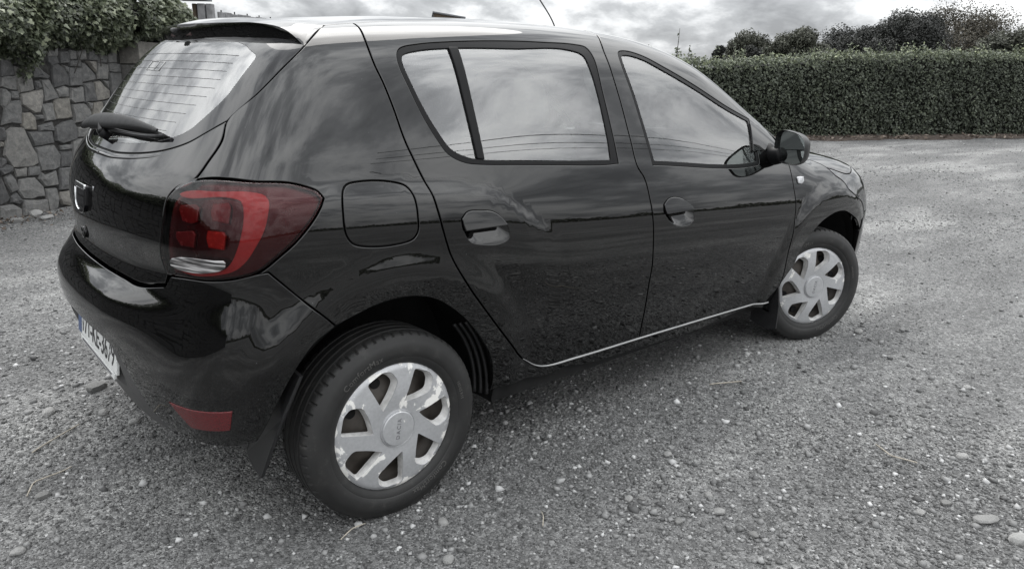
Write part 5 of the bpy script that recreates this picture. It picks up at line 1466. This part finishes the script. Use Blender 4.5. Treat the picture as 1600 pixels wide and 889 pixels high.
# spoiler
tip = np.array([-.130, -.603, 1.424])
frontc = np.vstack([cr(FT['gateR'][:2])[::-1], surf(rearedge)[1:len(rearedge)//2+1]])
lipc = cr([tip, (-.139, -.590, 1.441), (-.163, -.55, 1.470), (-.200, -.48, 1.484), (-.235, -.33, 1.489), (-.262, -.16, 1.491), (-.272, 0, 1.492)])
botc = cr([tip, (-.134, -.592, 1.428), (-.160, -.55, 1.434), (-.195, -.48, 1.440), (-.230, -.33, 1.443), (-.257, -.16, 1.444), (-.267, 0, 1.444)])
def respace(P, n):
    d = np.r_[0, np.cumsum(np.linalg.norm(np.diff(P, axis=0), axis=1))]; d /= d[-1]
    t = np.linspace(0, 1, n)
    return np.c_[[np.interp(t, d, P[:, i]) for i in range(3)]].T
NS = 44
fc, lc, bc = respace(frontc, NS), respace(lipc, NS), respace(botc, NS)
rowsets = []
for t in np.linspace(0, 1, 7):
    P = fc*(1-t)+lc*t; P[:, 2] += .012*math.sin(math.pi*t)*np.linspace(0, 1, NS)**.7; rowsets.append(P)
rowsets.append(lc*.5+bc*.5+np.c_[np.full(NS, -.004), np.zeros(NS), np.zeros(NS)]*np.linspace(0, 1, NS)[:, None]**.3)
rowsets.append(bc)
rowsets.append(bc+np.c_[np.full(NS, .05), np.zeros(NS), np.full(NS, .002)]*np.linspace(0, 1, NS)[:, None]**.4)
rowsets.append(bc+np.c_[np.full(NS, .13), np.zeros(NS), np.full(NS, .03)]*np.linspace(0, 1, NS)[:, None]**.4)
A = [np.vstack([P, (P*np.array([1, -1, 1.]))[::-1][1:]]) for P in rowsets]
V = np.vstack(A); m_ = len(A[0]); F = []
for j in range(len(A)-1):
    F += [(j*m_+i, (j+1)*m_+i, (j+1)*m_+i+1, j*m_+i+1) for i in range(m_-1)]
sp = mesh('spoiler', V, F, PAINT, CAR, smooth=True)
es = sp.modifiers.new('edges', 'EDGE_SPLIT'); es.split_angle = R(38)
box('washer_jet', (-.275, .03, 1.475), (.022, .03, .014), PLASTIC, sp, bev=.005)
box('stop_lamp', (-.262, 0, 1.462), (.012, .20, .014), REDDARK, sp, bev=.003)
# rear wiper: broad cover and blade across the foot of the glass
wp = np.array([(-.490, .40, 1.148), (-.490, .23, 1.168), (-.492, .0, 1.182), (-.478, -.20, 1.184), (-.459, -.392, 1.176)])
wc = respace(cr(surf(wp, DomR)), 26); nw = grad(wc)
wc = wc+nw*.024
V = []; F = []
K = 10
for i in range(26):
    t = i/25
    wdt = .004+.030*math.sin(math.pi*min(1, .12+.87*t))**.7*(1-.42*t); th = (.009*(1-.35*t)+.002)*min(1, .35+6*(1-t))
    T_ = wc[min(25, i+1)]-wc[max(0, i-1)]; T_ /= np.linalg.norm(T_)
    b_ = np.cross(nw[i], T_)
    for k in range(K):
        a = 2*math.pi*k/K
        V.append(wc[i]+b_*math.cos(a)*wdt+nw[i]*math.sin(a)*th)
for i in range(25):
    F += [(i*K+k, i*K+(k+1) % K, (i+1)*K+(k+1) % K, (i+1)*K+k) for k in range(K)]
F += [tuple(range(K)), tuple(25*K+k for k in range(K))[::-1]]
wi = mesh('wiper', V, F, WIPERPL, tg, smooth=True)
blade = respace(cr(surf(np.array([(-.49, .30, 1.145), (-.50, .05, 1.16), (-.47, -.34, 1.163), (-.462, -.405, 1.172)]), DomR)), 16); nb_ = grad(blade)
tube('wiper_blade', blade+nb_*.010, .006, RUBBER, tg, 6)
pv = surf([(-.515, .03, 1.146)], DomR); pn = grad(pv)
tube('wiper_pivot', np.vstack([pv-pn*.005, pv+pn*.022]), .015, WIPERPL, tg, 12)
tube('wiper_arm', cr(np.vstack([pv+pn*.018, wc[9:10]*.6+pv*.4+pn*.006, wc[9:10]-pn*.004])), .012, WIPERPL, tg, 8)
lipP = surf(np.vstack([gb[::-1], (gb*np.array([1, -1, 1.]))[1:]])+np.array([-.006, 0, -.013]), DomR); lipn = grad(lipP); kl = len(lipP)
tube('tailgate_lip', lipP-lipn*.0035+np.array([0, 0, -.002]), np.interp(np.abs(lipP[:, 1]), [0, .35, .62], [.0085, .0065, .003]), PAINT, tg, 10)
# badge: dark shield with a chrome top bar and hooked edge
eb = np.array([(-.62, .064, 1.008), (-.62, -.064, 1.008), (-.62, -.064, .945), (-.62, -.036, .922), (-.62, .036, .922), (-.62, .064, .945)])
badge = panel('badge', crc(surf(eb, DomR), .006, corner=40), DomR, FRIT, tg, gap=0, rnd=.003, off=.012, rim=.014, h=.02)
tb_ = surf([(-.62, .064, 1.010), (-.62, -.064, 1.010), (-.62, -.064, .994), (-.62, .064, .994)], DomR)
panel('badge_bar', cr(np.vstack([tb_, tb_[:1]]), .006)[:-1], DomR, CHROME, tg, gap=0, rnd=.003, off=.015, rim=.006, h=.02)
hk = surf([(-.62, .060, .990), (-.62, .052, .966), (-.62, .050, .945), (-.62, .034, .930), (-.62, .012, .926)], DomR)
tube('badge_edge', cr(hk)+grad(cr(hk))*.0125, .0022, CHROME, tg, 6)
lk = surf([(-.6, .075, .838)], DomR); ln_ = grad(lk)
tube('tailgate_lock', np.vstack([lk-ln_*.004, lk+ln_*.006]), .019, PAINT, tg, 20)
lt_ = np.array([(0, .019*math.cos(t), .019*math.sin(t)) for t in np.linspace(0, 2*math.pi, 25)])
tube('lock_ring', surf(lk+lt_, DomR)+ln_*.006, .0018, PAINT, tg, 6)
# number plate
px_, pz_ = -.630, .506
tilt = Matrix.Rotation(R(-4), 4, 'Y')
pl = box('number_plate', (0, 0, 0), (.010, .520, .111), PLATE, CAR, bev=.0025, seg=2) if False else None
bm = bmesh.new(); bm_box(bm, (0, 0, 0), (.010, .520, .111), .0025)
pl = bm_obj('number_plate', bm, PLATE, CAR); pl.location = (px_, 0, pz_); pl.rotation_euler = (0, R(7), 0)
box('plate_strip', (-.0035, .236, 0), (.0065, .044, .100), PLATEBLUE, pl)
tm = text_mesh('171-KE-3679', .098, .0006, .98)
tm.materials.clear(); tm.materials.append(INK)
co = np.array([v.co[:] for v in tm.vertices])
w_ = co[:, 0].max()-co[:, 0].min(); hgt = co[:, 1].max()-co[:, 1].min()
co[:, 0] *= .43/w_; co[:, 1] *= .074/hgt; co[:, 1] -= (co[:, 1].max()+co[:, 1].min())/2; co[:, 0] -= (co[:, 0].max()+co[:, 0].min())/2
for v, c in zip(tm.vertices, co): v.co = (-.0058-c[2], -c[0]-.022, c[1])
tm.update()
link('plate_lettering', tm, INK, pl)
bm = bmesh.new(); bm_box(bm, (0, 0, -.0685), (.009, .46, .018), .002)
bm_obj('plate_holder', bm, PLATE, pl)
box('holder_print', (-.0052, 0, -.0685), (.0012, .40, .007), simple('grey_holder_print', (.12, .12, .13), .5), pl)
for y in (-.185, .185):
    tube('plate_screw', [(-.004, y, .0), (-.0075, y, .0)], .009, PALESILVER, pl, 12)
# mud flaps
def mudflap(pts, th, name='mud_flap'):
    V = [tuple(p) for p in pts]+[(p[0]+th, p[1], p[2]) for p in pts]; n = len(pts)
    F = [tuple(range(n)), tuple(range(n, 2*n))[::-1]]+[(i, n+i, n+(i+1) % n, (i+1) % n) for i in range(n)]
    for s in (1, -1):
        mesh(name, np.array(V)*np.array([1, s, 1.]), F, RUBBER, CAR)
mudflap([(-.312, -.846, .560), (-.306, -.70, .57), (-.372, -.655, .42), (-.405, -.650, .280), (-.408, -.690, .255), (-.405, -.748, .240), (-.394, -.790, .325), (-.365, -.826, .44)], .010)
mudflap([(2.175, -.835, .40), (2.18, -.70, .42), (2.185, -.70, .16), (2.185, -.80, .135), (2.185, -.845, .15), (2.18, -.850, .27)], .010)
# antenna
tube('antenna', cr([(1.56, .14, 1.53), (1.545, .165, 1.60), (1.50, .25, 1.74), (1.46, .33, 1.90)]), [.006]*3+[.0035]*(len(cr([(1.56, .14, 1.53), (1.545, .165, 1.60), (1.50, .25, 1.74), (1.46, .33, 1.90)]))-3), RUBBER, CAR, 8)
# door mirrors
def mirror_shell(sgn):
    V = []; F = []; NY, NA = 15, 22
    for i in range(NY):
        t = i/(NY-1)                       # front (rounded) to rear opening
        x = 2.125-.125*t
        s = (math.sin(math.pi/2*min(1, t*1.15+.03)))**.55
        for k in range(NA):
            a = 2*math.pi*k/NA
            ca, sa = math.cos(a), math.sin(a)
            e = .62
            yy = math.copysign(abs(ca)**e, ca)*.088*s; zz = math.copysign(abs(sa)**e, sa)*.074*s
            # outer end lower and rounder, lower edge flat, inner edge slanting
            yy2 = yy; zz2 = zz*(1.0-.10*max(0, -yy/.09))+.008*(yy/.09)
            V.append((x+yy*.30+.012, sgn*(-.897+yy2), 1.056+zz2))
    for i in range(NY-1):
        F += [(i*NA+k, i*NA+(k+1) % NA, (i+1)*NA+(k+1) % NA, (i+1)*NA+k) for k in range(NA)]
    F.append(tuple(range(NA))[::-1])
    # return lip into the opening
    b = (NY-1)*NA
    for k in range(NA):
        v = np.array(V[b+k]); c = np.array([0, sgn*-.897, 1.056])
        w = np.array([v[0]+.014, c[1]+(v[1]-c[1])*.92, c[2]+(v[2]-c[2])*.92]); V.append(tuple(w))
    b2 = len(V)-NA
    F += [(b+k, b+(k+1) % NA, b2+(k+1) % NA, b2+k) for k in range(NA)]
    sh = mesh('wing_mirror', V, F, MIRRORPL, CAR, smooth=True)
    m_ = sh.modifiers.new('edges', 'EDGE_SPLIT'); m_.split_angle = R(42)
    G = [tuple(np.array(V[b2+k])+np.array([.001, 0, 0])) for k in range(NA)]
    mesh('mirror_glass', G, [tuple(range(NA))], MIRROR, sh)
    arm = cr([(2.07, sgn*-.76, 1.02), (2.055, sgn*-.80, 1.01), (2.05, sgn*-.85, 1.02)])
    tube('mirror_arm', arm, np.linspace(.048, .036, len(arm)), TRIM, sh, 12)
    tri = surf([(1.905, -.80, 1.04), (1.96, -.735, 1.165), (2.09, -.70, 1.125), (2.15, -.765, 1.035)])
    pb = cr(np.vstack([tri, tri[:1]]), .012)[:-1]*np.array([1, sgn, 1.])
    panel('mirror_base', pb, DomS, PAINT, sh, gap=0, off=.004, rim=.008, h=.03)
for s in (1, -1): mirror_shell(s)

# ------------------------------------------------------------ wheels
def bend_text(txt, size, r, a_mid, y, depth, outward=True):
    me = text_mesh(txt, size, depth, 1.05)
    co = np.array([v.co[:] for v in me.vertices])
    co[:, 0] -= (co[:, 0].max()+co[:, 0].min())/2
    for v, c in zip(me.vertices, co):
        th = a_mid-c[0]/r; rr = r+c[1]
        # sidewall bulges: outermost near r=.255
        yy = y+.012*((rr-.252)/.04)**2
        v.co = (rr*math.cos(th), yy-c[2], rr*math.sin(th))
    me.update()
    return me
tprof = []
half = [(.203, -.060), (.206, -.074), (.214, -.082), (.226, -.088), (.232, -.0885), (.234, -.0905), (.250, -.0935), (.264, -.093), (.276, -.0905), (.279, -.0885), (.288, -.085), (.296, -.080),
        (.300, -.0765), (.3030, -.0720), (.3052, -.0650), (.3060, -.0560), (.3062, -.0505), (.2990, -.0490), (.2990, -.0425), (.3068, -.0410), (.3074, -.0200), (.3000, -.0188), (.3000, -.0125), (.3076, -.0110)]
tprof = half+[(r, -y) for r, y in half[::-1]]
LUG = {12, 13, 14, 15}
LUG2 = {len(tprof)-1-j for j in LUG}
def tmod(i, j):
    if (j in LUG or j in LUG2) and i % 6 == 0: return -.0055
    if 16 <= j <= 23 or len(tprof)-24 <= j <= len(tprof)-17: return 0
    return 0
tyre_me = None
def hub_y(r):
    r = np.asarray(r, float)
    return -.0800-.0105*np.exp(-((r-.115)/.07)**2)-.003*(r < .05)+.012*np.clip((r-.195)/.017, 0, 1)**2
class DomHub:
    @staticmethod
    def uv(P): return np.c_[P[:, 0], P[:, 2]]
    @staticmethod
    def lift(uv): return np.c_[uv[:, 0], hub_y(np.hypot(uv[:, 0], uv[:, 1])), uv[:, 1]]
WALLF = []
def hubcap_mesh(phase):
    Rr = .213; n = 150
    t = np.linspace(0, 2*math.pi, n, endpoint=False)
    outer = np.c_[Rr*np.cos(t), Rr*np.sin(t)]
    holes = []; inner = []
    face = [(.084, 8), (.194, 2.5), (.199, -15), (.190, -23.5), (.156, -30.5), (.114, -20)]
    deep = [(.088, 7.1), (.187, 2), (.190, -13.5), (.178, -20.5), (.151, -27.2), (.113, -17.2)]
    def rounded(pol, base):
        q = np.array([(r*math.cos(R(base+a)), r*math.sin(R(base+a))) for r, a in pol]); n_ = len(q); out = []
        rad = [.006, .011, .012, .012, .014, .016]
        for i in range(n_):
            v = q[i]; a_ = q[i-1]-v; b_ = q[(i+1) % n_]-v
            la, lb = np.linalg.norm(a_), np.linalg.norm(b_); r_ = min(rad[i], la*.42, lb*.42)
            s_, e_ = v+a_/la*r_, v+b_/lb*r_
            for t in np.linspace(0, 1, 6): out.append((1-t)**2*s_+2*t*(1-t)*v+t*t*e_)
            ns = q[(i+1) % n_]; r2 = min(rad[(i+1) % n_], lb*.42, np.linalg.norm(q[(i+2) % n_]-ns)*.42); f_ = ns-b_/lb*r2
            for t in np.linspace(0, 1, 8)[1:-1]: out.append(e_*(1-t)+f_*t)
        return np.array(out)
    for k in range(7):
        base = phase+k*360/7
        gq, iq = rounded(face, base), rounded(deep, base)
        if area2(gq) < 0: gq, iq = gq[::-1], iq[::-1]
        holes.append(gq); inner.append(iq)
    P, T, LI = triangulate(outer, holes, .011)
    WALLF.clear(); X = DomHub.lift(P)
    V = [X]; F = [tuple(f) for f in T]; b = len(X)
    for L, w in zip(LI[1:], inner):
        k = len(L); 
        Xi = np.c_[w[:, 0], np.full(k, -.060), w[:, 1]]
        e = X[L]; mid = e*.90+Xi*.10; mid[:, 1] = e[:, 1]+.0026
        V += [mid, Xi]
        for i in range(k):
            j = (i+1) % k
            F += [(L[i], L[j], b+j, b+i), (b+i, b+j, b+k+j, b+k+i)]; WALLF.extend((len(F)-1,))
        b += 2*k
    # outer lip
    L = LI[0]; k = len(L)
    e = X[L]; o2 = e.copy(); o2[:, [0, 2]] *= 1.004; o2[:, 1] += .006
    o3 = o2.copy(); o3[:, 1] = -.050
    V += [o2, o3]
    for i in range(k):
        j = (i+1) % k
        F += [(L[j], L[i], b+i, b+j), (b+j, b+i, b+k+i, b+k+j)]
    return np.vstack(V), F
bm = bmesh.new()
bmesh.ops.create_cone(bm, cap_ends=True, segments=14, radius1=.017, radius2=.017, depth=.012, matrix=Matrix.Rotation(R(90), 4, 'X'))
VENT = bpy.data.meshes.new('vent_hole'); bm.to_mesh(VENT); bm.free(); VENT.materials.append(DARK)
def make_wheel(name_label, loc, rz, phase, txt_turn, left=False, HUBCAP=HUBCAP):
    global tyre_me
    hubV, hubF = hubcap_mesh(phase)
    disc_prof = [(.0, -.040), (.05, -.040), (.075, -.048), (.11, -.050), (.135, -.036), (.165, -.020), (.185, -.022), (.20, -.045), (.203, -.066)]
    w = lathe('wheel', disc_prof, STEEL, CAR, 60)
    w['label'] = name_label
    w.location = loc; w.rotation_euler = (0, 0, rz)
    ty = lathe('tyre', tprof, TYRE, w, 360, mod=tmod)
    e = ty.modifiers.new('edges', 'EDGE_SPLIT'); e.split_angle = R(35)
    h = mesh('hubcap', hubV, hubF, HUBCAP, w, smooth=True)
    h.data.materials.append(HUBEDGE)
    for i in WALLF: h.data.polygons[i].material_index = 1
    e = h.modifiers.new('edges', 'EDGE_SPLIT'); e.split_angle = R(30)
    cap = lathe('hub_centre', [(0, -.0955), (.044, -.0952), (.0535, -.0945), (.0560, -.0925), (.0568, -.0895), (.0582, -.0890), (.0600, -.0908), (.0612, -.086)], HUBCAP, w, 48)
    e = cap.modifiers.new('edges', 'EDGE_SPLIT'); e.split_angle = R(25)
    tm = text_mesh('DACIA', .0195, .0006, 1.25)
    ct, st = math.cos(R(txt_turn)), math.sin(R(txt_turn))
    for v in tm.vertices:
        x, y, z = v.co
        v.co = (x*ct-y*st, -.0957-z, x*st+y*ct)
    tm.update(); link('hub_lettering', tm, SILVERDK, w)
    # vent holes and nuts of the steel disc
    for k in range(8):
        a = k*math.pi/4+.3
        v = bpy.data.objects.new('vent_hole', VENT); col.objects.link(v); v.parent = w
        v.location = (.150*math.cos(a), -.0318, .150*math.sin(a))
    for txt, am, sz in (('ComfortMax', 118, .027), ('185/65 R15', 15, .014), ('ComfortMax', 298, .027)):
        me = bend_text(txt, sz, .246, R(am), -.0938, .0006)
        link('tyre_lettering', me, TYRETXT, w)
    return w
SILVERDK = simple('engraved_grey_letters', (.14, .14, .145), .5)
STEER = R(-22)
make_wheel('rear right wheel with scuffed silver seven-spoke hubcap', (0, -.743, .300), 0, 66, 82)
make_wheel('front right wheel turned outward with cleaner hubcap', (2.589, -.748, .300), STEER, 90, 80, HUBCAP=HUBCLEAN)
make_wheel('rear left wheel on the far side', (0, .743, .300), math.pi, 20, 30)
make_wheel('front left wheel on the far side', (2.589, .748, .300), math.pi+STEER, 50, 100)
for cx, rr in ((0, .435), (2.575, .435)):
    for s in (1, -1):
        ts = np.linspace(R(-8), R(166), 60)
        V = []; F = []
        for t in ts:
            x, z = cx+(rr-.008)*math.cos(t), .30+(rr-.008)*math.sin(t)
            yo = -(float(side(np.array([x]), np.array([z]))[0])-.016)
            for j, (r_, y) in enumerate(((rr-.010, yo), (rr+.006, yo*.6-.28), (rr, -.62), (rr+.008, -.53), (rr, -.46), (.02, -.45))):
                V.append((cx+r_*math.cos(t), y*s, .30+r_*math.sin(t)))
        F = [(i*6+j, (i+1)*6+j, (i+1)*6+j+1, i*6+j+1) for i in range(59) for j in range(5)]
        mesh('wheel_arch_liner', V, F, DARK, CAR)
# a ribbed edge on the liner ahead of the rear wheel
for s in (1, -1):
    for k in range(3):
        t = np.linspace(R(-4), R(40), 18)
        P = np.c_[(.405-.012*k)*np.cos(t)+.008, np.full(18, s*(-.755+.02*k)), .30+(.405-.012*k)*np.sin(t)]
        tube('liner_rib', P, .007, PLASTIC, CAR, 6)
# floor and cabin
def slab(name, pts, z0, z1, mat):
    n = len(pts)
    V = [(x, y, z0) for x, y in pts]+[(x, y, z1) for x, y in pts]
    F = [tuple(range(n))[::-1], tuple(range(n, 2*n))]+[(i, (i+1) % n, n+(i+1) % n, n+i) for i in range(n)]
    return mesh(name, V, F, mat, CAR)
slab('underbody', [(-.38, -.42), (.43, -.42), (.43, -.76), (2.13, -.75), (2.13, -.44), (3.2, -.44), (3.2, .44), (2.13, .44), (2.13, .75), (.43, .76), (.43, .42), (-.38, .42)], .235, .31, DARK)
slab('boot_floor', [(-.50, -.43), (.42, -.43), (.42, .43), (-.50, .43)], .60, .63, DARK)
slab('engine_bay_floor', [(2.2, -.43), (3.15, -.43), (3.15, .43), (2.2, .43)], .62, .65, DARK)
def seat(x, y, w):
    bm = bmesh.new()
    bm_box(bm, (x, y, .52), (.52, w, .20), .06, seg=3)
    s = bm_obj('seat', bm, SEAT, CAR, smooth=True)
    rot = Matrix.Rotation(R(-17), 3, 'Y')
    box('seat_back', (x-.29, y, .86), (.15, w*.96, .62), SEAT, s, bev=.06, rot=rot, smooth=True)
    return s
for y in (-.36, .36):
    s = seat(1.28, y, .50)
    box('headrest', (.885, y, 1.245), (.10, .27, .19), SEAT, s, bev=.045, rot=Matrix.Rotation(R(-14), 3, 'Y'), smooth=True)
s = seat(.70, 0, .86)
for y in (-.38, .38):
    box('headrest', (.305, y, 1.165), (.10, .25, .12), SEAT, s, bev=.04, rot=Matrix.Rotation(R(-17), 3, 'Y'), smooth=True)
box('parcel_shelf', (-.17, 0, .985), (.40, 1.10, .02), CABIN, CAR, bev=.006)
box('dashboard', (2.06, 0, .88), (.42, 1.30, .24), CABIN, CAR, bev=.08, rot=Matrix.Rotation(R(8), 3, 'Y'), smooth=True)
t = np.linspace(0, 2*math.pi, 33)
rot = np.array(Matrix.Rotation(R(-24), 3, 'Y'))
ring = np.c_[0*t, .185*np.cos(t), .185*np.sin(t)] @ rot.T+np.array([1.72, -.36, .93])
sw = tube('steering_wheel', ring, .014, CABIN, CAR, 8)
tube('steering_hub', [(1.70, -.36, .93), (1.95, -.36, .84)], .055, CABIN, sw, 12)
